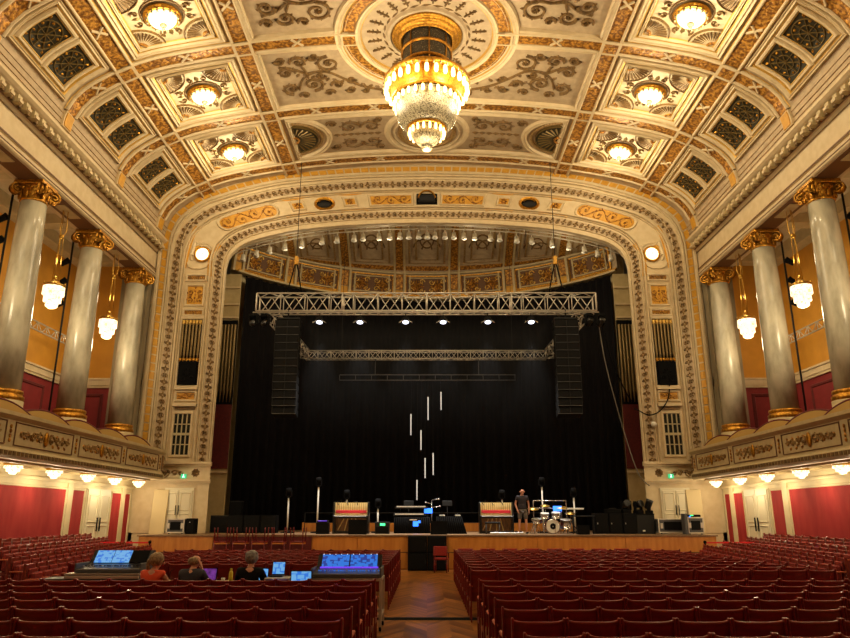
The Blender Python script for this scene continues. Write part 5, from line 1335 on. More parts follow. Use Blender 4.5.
def flight(lab, loc, w, h, d, rz=0.0, open_=True):
    t = thing('flight_case', lab, 'flight case', loc, rz, 'silver edged flight cases'); mb = MB(); mb.cbox((0, 0, h / 2 + .06), (w, d, h), 'case'); mb.build('body', t)
    mb = MB()
    for sx in (-1, 1):
        for sy in (-1, 1): mb.cbox((sx * w / 2, sy * d / 2, h / 2 + .06), (.05, .05, h + .04), 'alu', bev=.01)
        for z in (.06, h + .06): mb.cbox((sx * w / 2, 0, z), (.05, d, .05), 'alu', bev=.01)
    for sy in (-1, 1):
        for z in (.06, h + .06): mb.cbox((0, sy * d / 2, z), (w, .05, .05), 'alu', bev=.01)
    mb.build('edge_trim', t)
    mb = MB(); mb.cbox((0, -d / 2 - .005, h / 2 + .06), (w * .62, .02, h * .62), 'grille'); mb.build('front_panel', t)
    mb = MB()
    for sx in (-1, 1): mb.cbox((sx * w * .4, -d / 2 - .02, h / 2 + .06), (.1, .03, .2), 'alu', bev=.01)
    mb.build('latch', t)
    for sx in (-1, 1): mb = MB(); mb.lathe([(.03, -.03), (.03, .03)], (sx * w * .4, -d * .35, .03), 'black', 8, Matrix.Rotation(pi / 2, 4, 'Y')); mb.build('caster', t)
    return t
flight('wide silver-edged flight case beside the grey crate', (9.75, 29.5, SZ), 1.12, .5, .6)
flight('upright silver-edged case carrying a glowing green and blue unit', (10.4, 28.75, SZ), .58, .56, .5)
box_thing('rack_unit', 'small black unit with green and blue lights on upright case', 'electronics', (10.4, 28.75, SZ + .65), (.5, .4, .09), 'black', [('green_light', (-.1, -.2, .06), (.12, .03, .03), 'greenled'), ('blue_light', (-.18, -.2, .02), (.06, .03, .04), 'blue')])
box_thing('tall_blue_case', 'narrow dark blue case between the two flight cases', 'case', (10.02, 28.6, SZ), (.12, .4, .78), 'case')
flight('white-edged flight case standing by the stage door, mixing-desk side', (-9.95, 29.3, SZ), .66, .5, .5)
box_thing('small_black_rack', 'small black rack beside the white-edged flight case', 'rack', (-9.4, 29.35, SZ), (.34, .5, .6), 'black', [('front_panel', (0, -.255, .3), (.28, .02, .5), 'grille'), ('knob', (0, -.27, .45), (.03, .03, .03), 'whitepaint')])
box_thing('grey_loudspeaker', 'dark grey loudspeaker box at the edge of the curtain', 'loudspeaker', (-8.85, 31.6, SZ), (.8, .6, .72), 'dark', [('grille', (0, -.305, .36), (.72, .02, .64), 'grille')])
box_thing('black_bin', 'tall black bin by the curtain edge', 'bin', (-8.5, 32.6, SZ), (.5, .4, 1.3), 'black', [('lid', (0, 0, 1.32), (.52, .42, .04), 'dark')])
for i in range(3):
    w = ['beside the grey loudspeaker', 'in the middle of the row', 'beside the pale pole'][i]
    box_thing('low_black_panel', 'low dark rectangular loudspeaker stack, ' + w, 'loudspeaker', (-8.05 + i * .7, 31.0, SZ), (.68, .5, .72), 'black', [('grille', (0, -.26, .36), (.6, .02, .64), 'grille')], group='dark boxes on the stage side')
mb = MB(); mb.tube([(-5.6, 33.6, 2.05), (5.8, 33.6, 2.05)], .02, 'dark', 5); mb.tube([(-5.6, 33.6, 1.22), (-5.6, 33.6, 2.05)], .02, 'dark', 5); mb.tube([(5.8, 33.6, 1.22), (5.8, 33.6, 2.05)], .02, 'dark', 5); mb.tube([(0, 33.6, 1.22), (0, 33.6, 2.05)], .02, 'dark', 5); mb.tube([(-5.6, 33.6, 1.62), (5.8, 33.6, 1.62)], .015, 'dark', 5)
tag(mb.build('stage_railing'), 'dark thin pipe railing in front of the curtain', 'railing')
# subs under the stage lip
for i in range(2):
    for j in range(2):
        box_thing('subwoofer', 'black subwoofer at the stage front centre, %s one on the %s' % (('lower', 'upper')[j], SHORT[(-1, 1)[i]]), 'subwoofer', (-.35 + i * .71, 27.2, .01 + j * .6), (.7, .6, .59), 'black',
                  [('grille', (0, -.305, .3), (.6, .02, .5), 'grille'), ('handle', (.29, -.31, .3), (.03, .02, .14), 'dark')], group='subwoofers at the stage front')
# upturned chairs by the stage
uc = None
for i in range(5):
    lab = 'upturned dark red wooden chair before the stage, ' + ['first', 'second', 'third', 'fourth', 'fifth'][i] + ' from the mixing-desk side'
    x = -7.55 + i * .7
    if uc is None:
        t = thing('upturned_chair', lab, 'chair', (x, 27.2, .94), 0, 'upturned chairs before the stage'); uc = t
        mb = MB(); mb.cbox((0, 0, .05), (.5, .44, .05), 'seatwood', bev=.01); mb.build('seat', t); mb = MB(); mb.cbox((0, 0, .0), (.48, .42, .06), 'stagewood', bev=.01); mb.build('seat_pad', t)
        for dx in (-.22, .22):
            for dy in (-.19, .19): mb = MB(); mb.tube([(dx, dy, .06), (dx * 1.08, dy * 1.1, .52), (dx * 1.1, dy * 1.12, .56)], [.022, .02, .014], 'seatwood', 6); mb.build('leg', t)
        mb = MB()
        for dx in (-.23, .23): mb.tube([(dx, -.2, .05), (dx, -.22, -.43)], .02, 'seatwood', 6)
        mb.cbox((0, -.22, -.34), (.5, .03, .14), 'seatwood', bev=.01); mb.build('backrest', t)
        mb = MB(); mb.tube([(-.23, -.19, .3), (.23, -.19, .3)], .012, 'seatwood', 5); mb.build('stretcher', t)
    else: dup(uc, (x, 27.2, .94), random.uniform(-.12, .12), lab)
mb = MB(); mb.cbox((-6.15, 27.25, .23), (3.6, .5, .46), 'seatwood', bev=.01); mb.cbox((-6.15, 27.25, .48), (3.5, .44, .03), 'seatred', bev=.01)
tag(mb.build('bench_platform'), 'long dark red bench carrying the five upturned chairs', 'bench')
# ================================================================ people
def skin_mesh(name, V_, E_, mname, parent, sub=1):
    me = bpy.data.meshes.new(name); me.from_pydata([v[:3] for v in V_], E_, []); me.materials.append(M[mname]); o = bpy.data.objects.new(name, me); COL.objects.link(o); o.parent = parent
    o.modifiers.new('skin', 'SKIN').use_smooth_shade = True
    for i, v in enumerate(V_):
        r = v[3]; r = r if isinstance(r, tuple) else (r, r)
        me.skin_vertices[0].data[i].radius = r; me.skin_vertices[0].data[i].use_root = (i == 0)
    s = o.modifiers.new('sub', 'SUBSURF'); s.levels = sub; s.render_levels = sub
    return o
def lerp3(a, b, f): return tuple(a[i] + (b[i] - a[i]) * f for i in range(3))
def body(t, J, legs=True):
    # J: joints; face towards -Y in local space unless head vector given
    V_ = []; E_ = []
    def v(p, r, par=None):
        V_.append((*p, r)); i = len(V_) - 1
        if par is not None: E_.append((par, i))
        return i
    pel = v(J['pelvis'], (.15, .11)); w = v(lerp3(J['pelvis'], J['chest'], .45), (.135, .1), pel); c = v(J['chest'], (.15, .11), w); sh = v(lerp3(J['chest'], J['neck'], .6), (.11, .08), c)
    n = v(J['neck'], .055, sh); hd = Vector(J['head']); nk = Vector(J['neck']); up = (hd - nk).normalized(); f = Vector(J['face'])
    n2 = v(tuple(nk + up * .05), .052, n); j = v(tuple(hd - up * .06 + f * .012), (.068, .078), n2); k = v(tuple(hd + up * .02), (.08, .098), j); v(tuple(hd + up * .085), (.062, .078), k)
    for s in (0, 1):
        S_, E2, W_ = J['sh'][s], J['el'][s], J['wr'][s]
        a = v(S_, .058, sh); a = v(lerp3(S_, E2, .5), .048, a); a = v(E2, .04, a); a = v(lerp3(E2, W_, .4), .038, a); a = v(W_, .026, a)
        d = (Vector(W_) - Vector(E2)).normalized(); hdir = Vector(J.get('hand', (d, d))[s]).normalized(); side = hdir.cross(Vector(J['palm'][s])).normalized()
        pm = Vector(W_) + hdir * .05; a = v(tuple(pm), (.034, .02), a)
        curl = Vector(J['palm'][s]).normalized()
        for q, ln in ((-1.5, .062), (-.5, .075), (.5, .08), (1.5, .07)):
            b0 = pm + hdir * .035 + side * q * .018; b1 = v(tuple(b0), .0095, a); b2 = v(tuple(b0 + hdir * ln * .5 + curl * .008), .009, b1); v(tuple(b0 + hdir * ln * .85 + curl * .03), .008, b2)
        th = pm + side * .036 - hdir * .02; b1 = v(tuple(th), .011, a); v(tuple(th + side * .018 + hdir * .035 + curl * .012), .0095, b1)
    if legs:
        for s in (0, 1):
            H, K, A_, T_ = J['hip'][s], J['knee'][s], J['ankle'][s], J['toe'][s]
            a = v(H, .088, pel); a = v(lerp3(H, K, .5), .072, a); a = v(K, .052, a); a = v(lerp3(K, A_, .35), .052, a); a = v(lerp3(K, A_, .75), .036, a); a = v(A_, .034, a); a = v(lerp3(A_, T_, .5), (.04, .028), a); v(T_, (.036, .02), a)
    return skin_mesh('body', V_, E_, 'skin', t)
def face_parts(t, hd, f, up):
    hd = Vector(hd); f = Vector(f).normalized(); up = Vector(up).normalized(); s = f.cross(up)
    mb = MB()
    for d in (-1, 1): mb.ell(hd + f * .092 + s * d * .033 + up * .012, (.012, .012, .009), 'black', 6, 5)
    mb.build('eyes', t)
    mb = MB(); mb.ell(hd + f * .108 - up * .018, (.014, .018, .022), 'skin', 6, 5)
    for d in (-1, 1): mb.ell(hd + s * d * .088 - up * .005, (.02, .02, .032), 'skin', 6, 5)
    mb.build('nose_and_ears', t)
    mb = MB(); mb.ell(hd + f * .09 - up * .055, (.026, .012, .006), 'felt', 6, 4); mb.build('mouth', t)
def cloth_torso(t, J, m, name, rs=1.18, sleeve=.6, lowr=.16):
    V_ = []; E_ = []
    def v(p, r, par=None):
        V_.append((*p, r)); i = len(V_) - 1
        if par is not None: E_.append((par, i))
        return i
    b = v(lerp3(J['pelvis'], J['chest'], -.34), (lowr * 1.08, .14)); w = v(lerp3(J['pelvis'], J['chest'], .5), (.158, .12), b); c = v(J['chest'], (.178, .135), w); sh = v(lerp3(J['chest'], J['neck'], .62), (.15, .115), c); v(lerp3(J['chest'], J['neck'], .98), .072, sh)
    for s in (0, 1):
        S_, E2, W_ = J['sh'][s], J['el'][s], J['wr'][s]
        a = v(S_, .075, sh); a = v(lerp3(S_, E2, sleeve), .066, a)
        if sleeve >= 1: a = v(lerp3(E2, W_, .5), .052, a); v(lerp3(E2, W_, .95), .042, a)
    return skin_mesh(name, V_, E_, m, t)
def shorts(t, J, m, f=.85, name='shorts'):
    V_ = [(*lerp3(J['pelvis'], J['chest'], .1), (.16, .125))]; E_ = []
    for s in (0, 1):
        a = len(V_); V_.append((*J['hip'][s], .108)); E_.append((0, a)); V_.append((*lerp3(J['hip'][s], J['knee'][s], f * .5), .1)); E_.append((a, a + 1)); V_.append((*lerp3(J['hip'][s], J['knee'][s], f), .092)); E_.append((a + 1, a + 2))
        if f >= 1: V_.append((*lerp3(J['knee'][s], J['ankle'][s], .5), .066)); E_.append((a + 2, a + 3)); V_.append((*lerp3(J['knee'][s], J['ankle'][s], .95), .055)); E_.append((a + 3, a + 4))
    return skin_mesh(name, V_, E_, m, t)
def shoes(t, J, d=-1):
    for s in (0, 1):
        A_, T_ = J['ankle'][s], J['toe'][s]; mb = MB(); c = lerp3(A_, T_, .45); mb.ell((c[0], c[1], A_[2] - .045), (.052, .14, .05), 'black', 10, 6); mb.cbox((c[0], c[1], A_[2] - .078), (.09, .26, .02), 'whitepaint', bev=.008); mb.build('shoe', t)
man = thing('person', 'bald man in dark t-shirt and grey shorts standing on the stage looking down', 'person', (3.78, 29.0, SZ), .1)
J = dict(pelvis=(0, 0, .95), chest=(0, .0, 1.27), neck=(0, -.01, 1.48), head=(0, -.055, 1.62), face=(0, -.9, -.45), sh=[(-.185, 0, 1.42), (.185, 0, 1.42)], el=[(-.27, .05, 1.14), (.27, .05, 1.14)], wr=[(-.22, -.08, .92), (.25, -.04, .89)],
         hand=[(.2, -.3, -.9), (0, -.2, -1)], palm=[(1, 0, 0), (-1, 0, 0)], hip=[(-.1, 0, .88), (.1, 0, .88)], knee=[(-.13, -.02, .49), (.13, -.03, .49)], ankle=[(-.14, .03, .09), (.14, .02, .09)], toe=[(-.16, -.14, .04), (.17, -.15, .04)])
body(man, J); face_parts(man, J['head'], (0, -.9, -.45), (0, -.4, .9)); cloth_torso(man, J, 'shirt', 't_shirt', sleeve=.55); shorts(man, J, 'shorts', .9); shoes(man, J)
mb = MB(); mb.ell((0, 0, .90), (.19, .14, .13), 'shorts', 18, 10); mb.build('shorts_waist', man); mb = MB(); mb.lathe([(.168, .95), (.172, 1.0), (.165, 1.1), (.14, 1.16)], (0, 0, 0), 'shirt', 20); mb.v = [(x, y * .8, z) for x, y, z in mb.v]; mb.build('shirt_hem', man)
def seated(loc, rz, lab, top, topname, hair, sleeve, face, lean=0.06, raise_hand=None):
    t = thing('person', lab, 'person', loc, rz)
    # seated facing +Y (the stage); pelvis 0.5 above the floor
    J = dict(pelvis=(0, 0, .52), chest=(0, lean, .84), neck=(0, lean * 1.7, 1.05), head=(face[0] * .03, lean * 1.7 + .05, 1.19), face=face, sh=[(-.18, lean * 1.4, .99), (.18, lean * 1.4, .99)], el=[(-.25, .2 + lean, .76), (.25, .2 + lean, .76)], wr=[(-.16, .42 + lean, .79), (.16, .42 + lean, .79)],
             hand=[(.1, 1, 0), (-.1, 1, 0)], palm=[(0, 0, -1), (0, 0, -1)], hip=[(-.1, .04, .5), (.1, .04, .5)], knee=[(-.13, .42, .56), (.13, .42, .56)], ankle=[(-.13, .5, .15), (.13, .5, .15)], toe=[(-.13, .66, .10), (.13, .66, .10)])
    if raise_hand: J['el'][1] = (.24, .22, .84); J['wr'][1] = (.13, .2, 1.05); J['hand'][1] = (-.3, -.1, 1); J['palm'][1] = (-1, 0, 0)
    body(t, J); cloth_torso(t, J, top, topname, sleeve=sleeve); shorts(t, J, 'shirt', 1, 'trousers'); shoes(t, J)
    hd = Vector(J['head']); face_parts(t, hd, face, (0, 0, 1)); f = Vector(face).normalized()
    mb = MB()
    if hair == 'ponytail':
        mb.ell(hd - f * .025 + Vector((0, 0, .03)), (.125, .135, .125), 'hairbrown', 14, 10); mb.ell(hd - f * .1 + Vector((0, 0, .05)), (.05, .05, .06), 'hairbrown', 10, 8)
        mb.tube(crom([tuple(hd - f * .09 + Vector((0, 0, .04))), tuple(hd - f * .14 + Vector((-.02, 0, -.05))), tuple(hd - f * .12 + Vector((-.03, 0, -.16)))], 4), [.045] * 4 + [.035] * 4 + [.012], 'hairbrown', 8)
    elif hair == 'bald':
        mb.ell(hd - f * .045 - Vector((0, 0, .015)), (.102, .085, .075), 'hairbrown', 14, 8)
    else:
        mb.ell(hd - f * .022 + Vector((0, 0, .025)), (.116, .124, .12), 'hairgrey', 14, 10)
        for k in range(10): mb.ell(hd - f * .03 + Vector((.08 * cos(k), .08 * sin(k) * .8, .06 + .03 * sin(k * 2.3))), (.035, .035, .03), 'hairgrey', 6, 5)
    mb.build('hair', t)
    return t
PY = 12.75
seated((-4.72, PY, -.06), -.25, 'woman with tied-up light brown hair in an orange top, seated at the control desk', 'orangetop', 'orange_top', 'ponytail', .15, (.85, .5, -.15))
seated((-4.06, PY, -.05), -.15, 'balding man with dark top resting his hand on chin, seated at control desk', 'shirt', 'dark_top', 'bald', 1.0, (.55, .8, -.2), .08, True)
seated((-3.05, PY + .05, -.02), 0.0, 'grey-haired man in a black jacket seated at the blue laptop', 'black', 'black_jacket', 'grey', 1.0, (.35, .9, -.1))
for i, (x, w) in enumerate(((-4.72, 'woman in orange'), (-4.02, 'balding man'), (-3.0, 'grey-haired man'))):
    t = thing('desk_stool', 'black stool under the seated ' + w, 'stool', (x, PY - .02 + (.05 if i == 2 else 0), 0), 0, 'technicians stools'); mb = MB(); mb.lathe([(.17, .26), (.19, .28), (.19, .31), (.17, .32)], (0, 0, 0), 'black', 16); mb.build('seat', t)
    for a in range(4): mb = MB(); mb.tube([(0, 0, .27), (.2 * cos(a * pi / 2 + .8), .2 * sin(a * pi / 2 + .8), .01)], .014, 'dark', 5); mb.build('leg', t)
# ================================================================ control desk in the stalls
DY = 13.6; DZ = .74
t = thing('control_table', 'long pale table in front of the seated technicians', 'table', (-3.7, DY, 0)); mb = MB(); mb.cbox((0, 0, DZ - .02), (2.6, .6, .04), 'wood', bev=.008); mb.build('top', t)
for dx in (-1.25, 1.25):
    for dy in (-.24, .24): mb = MB(); mb.tube([(dx, dy, .72), (dx, dy, 0)], .02, 'dark', 6); mb.build('leg', t)
def laptop(x, y, w, lab, scr, rz=0.0, h=.22, z=DZ):
    t = thing('laptop', lab, 'laptop', (x, y, z), rz, 'laptops'); mb = MB(); mb.cbox((0, 0, .012), (w, .24, .02), 'dark', bev=.005)
    mb.cbox((0, -.02, .024), (w * .85, .1, .004), 'black'); mb.build('keyboard_base', t)
    mb = MB(); R = Matrix.Rotation(radians(-15), 4, 'X'); mb.cbox((0, .15, .02 + h / 2), (w, .012, h), 'black', R); mb.build('lid', t)
    mb = MB(); mb.cbox((0, .142, .02 + h / 2), (w * .92, .012, h * .88), scr, R); mb.build('screen', t)
laptop(-3.98, 13.45, .30, 'laptop with a dim purple screen before the balding man', 'purplescr' if 'purplescr' in M else 'screen', -.1)
laptop(-3.05, 13.4, .36, 'bright blue laptop before the grey-haired man', 'screenlight')
t = thing('water_bottle', 'yellow water bottle on the control table', 'bottle', (-3.5, 13.35, DZ)); mb = MB(); mb.lathe([(.035, 0), (.037, .01), (.037, .17), (.02, .21)], (0, 0, 0), 'yellowp', 14); mb.build('body', t); mb = MB(); mb.lathe([(.021, .205), (.022, .24), (.018, .245)], (0, 0, 0), 'yellowp', 12); mb.build('cap', t)
t = thing('mini_speaker', 'small pale cylindrical speaker between the woman and balding man', 'speaker', (-4.32, 13.35, DZ)); mb = MB(); mb.lathe([(.045, 0), (.048, .02), (.048, .2), (.04, .22)], (0, 0, 0), 'wood', 14); mb.build('body', t); mb = MB(); mb.lathe([(.01, .222), (.035, .222)], (0, 0, 0), 'dark', 12, cap=False); mb.build('top_grille', t)
t = thing('desk_lamp', 'tiny gooseneck desk lamp glowing yellow by the woman', 'lamp', (-4.65, 13.5, DZ)); mb = MB(); mb.tube(crom([(0, 0, 0), (0, 0, .12), (.04, -.02, .2), (.1, -.04, .22)], 4), .006, 'black', 5); mb.build('neck', t); mb = MB(); mb.ell((.0, 0, .02), (.035, .035, .025), 'yellowp', 8, 6); mb.build('base', t)
mb = MB(); mb.lathe([(.03, 0), (.035, .09)], (0, 0, 0), 'whitepaint', 12); o = mb.build('paper_cup'); o.location = (-3.62, 13.3, DZ); tag(o, 'white paper cup beside the yellow bottle', 'cup')
# rack and monitors between the grey-haired man and the console
box_thing('equipment_rack', 'low silver-edged rack with blue glow beside the grey-haired man', 'rack', (-2.52, 12.8, 0), (.4, .45, .86), 'case', [('top_edge', (0, 0, .87), (.42, .47, .025), 'alu'), ('blue_panel', (.0, -.23, .7), (.26, .02, .14), 'blue'), ('side_edge', (-.2, -.22, .45), (.03, .03, .84), 'alu'), ('side_edge', (.2, -.22, .45), (.03, .03, .84), 'alu')])
laptop(-2.58, 12.85, .22, 'small blue screen laptop standing on the silver-edged rack', 'screenlight', 0, .22, .885)
box_thing('side_stand', 'black stand under the bright monitor beside the console', 'stand', (-2.12, 12.6, 0), (.36, .3, .76), 'black')
t = thing('monitor', 'bright blue monitor between the rack and right console'.replace('right ', 'large '), 'monitor', (-2.12, 12.6, .76)); mb = MB(); mb.cbox((0, .03, .13), (.36, .03, .22), 'black', bev=.006); mb.cbox((0, .06, .01), (.16, .12, .02), 'black'); mb.build('housing', t); mb = MB(); mb.cbox((0, .01, .13), (.33, .01, .19), 'screenlight'); mb.build('screen', t)
def console(lab, loc, w, scr, n, rz=0.0):
    t = thing('mixing_console', lab, 'mixing console', loc, rz); d = .75
    mb = MB(); mb.extr([(-.38, .0), (.38, .0), (.38, .1), (.36, .34), (.30, .35), (.12, .13), (-.38, .06)], -w / 2, w / 2, 'blackgloss', axis='x'); mb.build('body', t)
    if n == 2: mb = MB(); mb.cbox((0, .11, .135), (w * .9, .03, .02), 'purple', Matrix.Rotation(.8, 4, 'X')); mb.build('purple_strip', t)
    mb = MB(); ang = atan2(.22, .18); R = Matrix.Rotation(ang, 4, 'X')
    for k in range(n):
        if n == 3 and k == 2: scr = 'black'
        c = Vector((-w * .44 + w * .88 * (k + .5) / n, .205, .245)); mb.cbox(c, (w * .84 / n, .26, .012), scr, R)
    mb.build('screen', t)
    mb = MB()
    for k in range(int(w / .035)): mb.cbox((-w * .46 + k * .035, -.2 + .02 * sin(k * 1.7), .105), (.014, .04, .02), ('screen' if n == 2 else 'dark') if k % 5 else 'alu')
    mb.build('fader', t)['kind'] = 'stuff'
    mb = MB()
    for k in range(10): mb.cbox((-w * .42 + k * w * .093, .31, .352), (.010, .02, .01), 'whiteled' if n == 2 else 'dark')
    mb.build('meter_lights', t)['kind'] = 'stuff'
    mb = MB(); mb.cbox((0, -.385, .03), (w + .02, .03, .07), 'case', bev=.01)
    for d2 in (-1, 1): mb.cbox((d2 * (w / 2 + .015), 0, .08), (.03, .78, .16), 'case', bev=.01)
    mb.build('side_cheek', t)
    return t
def trolley(lab, loc, w, h, d=.74):
    t = thing('console_trolley', lab, 'trolley', loc, 0, 'console trolleys')
    mb = MB()
    for z in (h - .03, .25):
        for sy in (-1, 1): mb.cbox((0, sy * d / 2, z), (w, .05, .05), 'alu', bev=.008)
        for sx in (-1, 1): mb.cbox((sx * w / 2, 0, z), (.05, d, .05), 'alu', bev=.008)
    mb.build('frame', t)
    for sx in (-1, 1):
        for sy in (-1, 1): mb = MB(); mb.cbox((sx * w / 2, sy * d / 2, h / 2), (.05, .05, h - .1), 'alu', bev=.008); mb.lathe([(.04, -.02), (.04, .02)], (sx * w / 2, sy * d / 2, .045), 'black', 10, Matrix.Rotation(pi / 2, 4, 'Y')); mb.build('leg', t)
    return t
trolley('metal trolley frame under the console at the centre aisle', (-1.4, 13.3, 0), 1.2, .86)
console('large mixing console with two glowing blue screens at the centre aisle', (-1.4, 13.3, .86), 1.16, 'screen', 2)
def case_base(lab, loc, w, h):
    t = thing('console_case', lab, 'case', loc); mb = MB(); mb.cbox((0, 0, h / 2), (w, .8, h), 'case', bev=.01); mb.build('body', t); mb = MB()
    for z in (h - .05, h - .2, .06): mb.cbox((0, -.405, z), (w + .02, .02, .05), 'alu', bev=.005)
    mb.cbox((0, 0, h), (w + .02, .82, .02), 'alu'); mb.build('edge_trim', t)
    mb = MB(); mb.cbox((.0, -.41, h - .12), (.02, .02, .05), 'whitepaint'); mb.build('latch', t)
case_base('silver-edged case carrying the lighting console with pale screens', (-5.72, 13.55, 0), 1.3, .90)
t = console('lighting desk with two pale blue screens at the woman in orange', (-5.66, 13.6, .92), 1.12, 'screenlight', 3)
box_thing('outboard_box', 'small dark box beside the lighting desk case', 'box', (-6.6, 13.4, 0), (.4, .5, .8), 'dark', [('lid', (0, 0, .81), (.42, .52, .03), 'case')])
# cable ramp and barrier tapes
mb = MB(); mb.extr([(-.09, 0), (-.05, .035), (.05, .035), (.09, 0)], -1.0, .95, 'black', axis='x'); o = mb.build('cable_ramp'); o.location = (0, 14.4, .001); tag(o, 'black cable ramp lying across the parquet aisle', 'cable ramp')
for sg in (-1, 1):
    t = thing('barrier_post', 'short black barrier post at the stage corner, ' + SHORT[sg], 'post', (sg * 9.75, 26.0, 0), 0, 'barrier posts'); mb = MB(); mb.tube([(0, 0, 0), (0, 0, 1.0)], .03, 'black', 8); mb.ell((0, 0, 1.02), (.06, .06, .06), 'black', 8, 6); mb.build('pole', t); mb = MB(); mb.lathe([(.16, 0), (.16, .03), (.04, .05)], (0, 0, 0), 'black', 14); mb.build('base', t)
    mb = MB(); mb.cbox((sg * 10.95, 26.15, 1.0), (2.3, .015, .05), 'ribbon', Matrix.Rotation(sg * .13, 4, 'Z')); tag(mb.build('barrier_tape'), 'red barrier tape stretched from post to the wall, ' + SHORT[sg], 'tape', 'barrier tapes')
# ================================================================ seats
def seat_geom(tip=False, w=.52):
    P = {}
    mb = MB(); N = 8; vs = []
    for k in range(N + 1):
        f = k / N * 2 - 1; x = f * (w / 2 - .018); cy = -.035 * (1 - f * f)       # slight curve in plan
        zt = .892 + .016 * f ** 6
        for (z, y) in ((.36, .05), (zt, -.03)):
            vs += [(x, y + cy, z), (x, y + cy + .03, z)]
    fs = []
    for k in range(N):
        a, b = 4 * k, 4 * k + 4
        fs += [(a, b, b + 2, a + 2), (a + 3, b + 3, b + 1, a + 1), (a + 2, b + 2, b + 3, a + 3), (a, a + 1, b + 1, b)]
    fs += [(0, 2, 3, 1), (4 * N, 4 * N + 1, 4 * N + 3, 4 * N + 2)]
    mb.add(vs, fs, 'seatwood'); P['backrest'] = mb
    mr = MB(); pts = [((k / N * 2 - 1) * (w / 2 - .01), -.045 - .03 * (1 - (k / N * 2 - 1) ** 2), .897 + .017 * (k / N * 2 - 1) ** 6) for k in range(N + 1)]
    pts = [(x, y + .03, z) for x, y, z in pts]; mr.tube(pts, .016, 'seatrail_lit', 6); P['top_rail'] = mr
    ms = MB()
    if tip: ms.cbox((0, .13, .56), (w - .08, .09, .40), 'seatred', bev=.025)
    else: ms.cbox((0, .30, .42), (w - .08, .42, .09), 'seatred', bev=.025)
    P['seat'] = ms
    mc = MB(); mc.cbox((0, .045, .64), (w - .1, .04, .40), 'seatred', bev=.018); P['back_cushion'] = mc
    for nm, s in (('side_frame', -1), ('side_frame', 1)):
        m1 = MB(); x = s * (w / 2 - .012); m1.cbox((x, -.02, .47), (.024, .06, .92), 'seatwood', bev=.006); m1.cbox((x, .2 if not tip else .12, .3), (.024, .4 if not tip else .26, .07), 'seatwood', bev=.006); m1.cbox((x, .38 if not tip else .24, .31), (.024, .05, .6), 'seatwood', bev=.006); m1.cbox((x, -.02, .93), (.024, .06, .025), 'seatrail_lit', bev=.006)  # post caps take the lighter colour as small painted highlights
        P[nm + ('' if s < 0 else '#')] = m1
        m2 = MB(); m2.cbox((s * (w / 2 - .024), .2 if not tip else .13, .63), (.044, .42 if not tip else .28, .035), 'armpad', bev=.012); P['armrest' + ('' if s < 0 else '#')] = m2
    return P
def seat_proto(name, lab, loc, group, detail=True, tip=False):
    P = seat_geom(tip)
    if detail:
        t = thing(name, lab, 'seat', loc, 0, group)
        for k, m_ in P.items(): m_.build(k.replace('#', ''), t)
        return t
    mb = MB()
    for k, m_ in P.items():
        b = len(mb.v); mb.v += m_.v
        for f, mi, sm in zip(m_.f, m_.m, m_.sm): mb.f.append(tuple(b + i for i in f)); mb.m.append(mb.mi(m_.mats[mi])); mb.sm.append(sm)
    o = mb.build(name, None, loc); tag(o, lab, 'seat', group); return o
TIP = False
rows_near = [6.40, 7.29, 8.18, 9.08, 9.97, 10.87, 11.78]
rows_far = [13.97 + .935 * k for k in range(10)]
seats = []
for ri, y in enumerate(rows_near + rows_far):
    far = ri >= 7
    for sg in (-1, 1):
        if sg < 0 and far and y < 15.5: continue
        for k in range(13 if far else 14):
            x = sg * (.80 + .262 + .524 * k); dep = y * .963 - .25
            if abs(x) - .3 > .602 * dep + .15: continue
            if abs(x) > 7.95: continue
            seats.append((y, ri, sg, k, x))
seats.sort(key=lambda q: (q[0], abs(q[4])))
G1 = 'dark red seats of the main stalls'
def seat_label(ri, sg, k):
    return 'dark red stalls seat, %s from centre aisle, %s row towards stage, %s' % (ORD[k + 1], ORD[ri + 1], SHORT[sg])
sp1 = sp2 = None; rest = []
for n, (y, ri, sg, k, x) in enumerate(seats):
    if n < 300:
        lab = seat_label(ri, sg, k)
        if ri < 7:
            if sp1 is None: sp1 = seat_proto('theatre_seat', lab, (x, y, 0), G1); o = sp1
            else: o = dup(sp1, (x, y, 0), 0, lab)
        else:
            if sp2 is None: sp2 = seat_proto('theatre_seat', lab, (x, y, 0), G1, False); o = sp2
            else:
                o = sp2.copy(); COL.objects.link(o); o.location = (x, y, 0); o['label'] = lab
    else: rest.append((x, y))
me = sp2.data
mb = MB()
base = [tuple(v.co) for v in me.vertices]; bf = [(tuple(p.vertices), p.material_index, p.use_smooth) for p in me.polygons]; bm_ = [m.name for m in me.materials]
for m in me.materials: mb.mats.append(m)
for x, y in rest:
    b = len(mb.v); mb.v += [(p[0] + x, p[1] + y, p[2]) for p in base]
    for f, mi, sm in bf: mb.f.append(tuple(b + i for i in f)); mb.m.append(mi); mb.sm.append(sm)
o = mb.build('theatre_seats'); tag(o, 'mass of dark red stalls seats in the rows close to the stage', 'seats', G1, 'stuff')
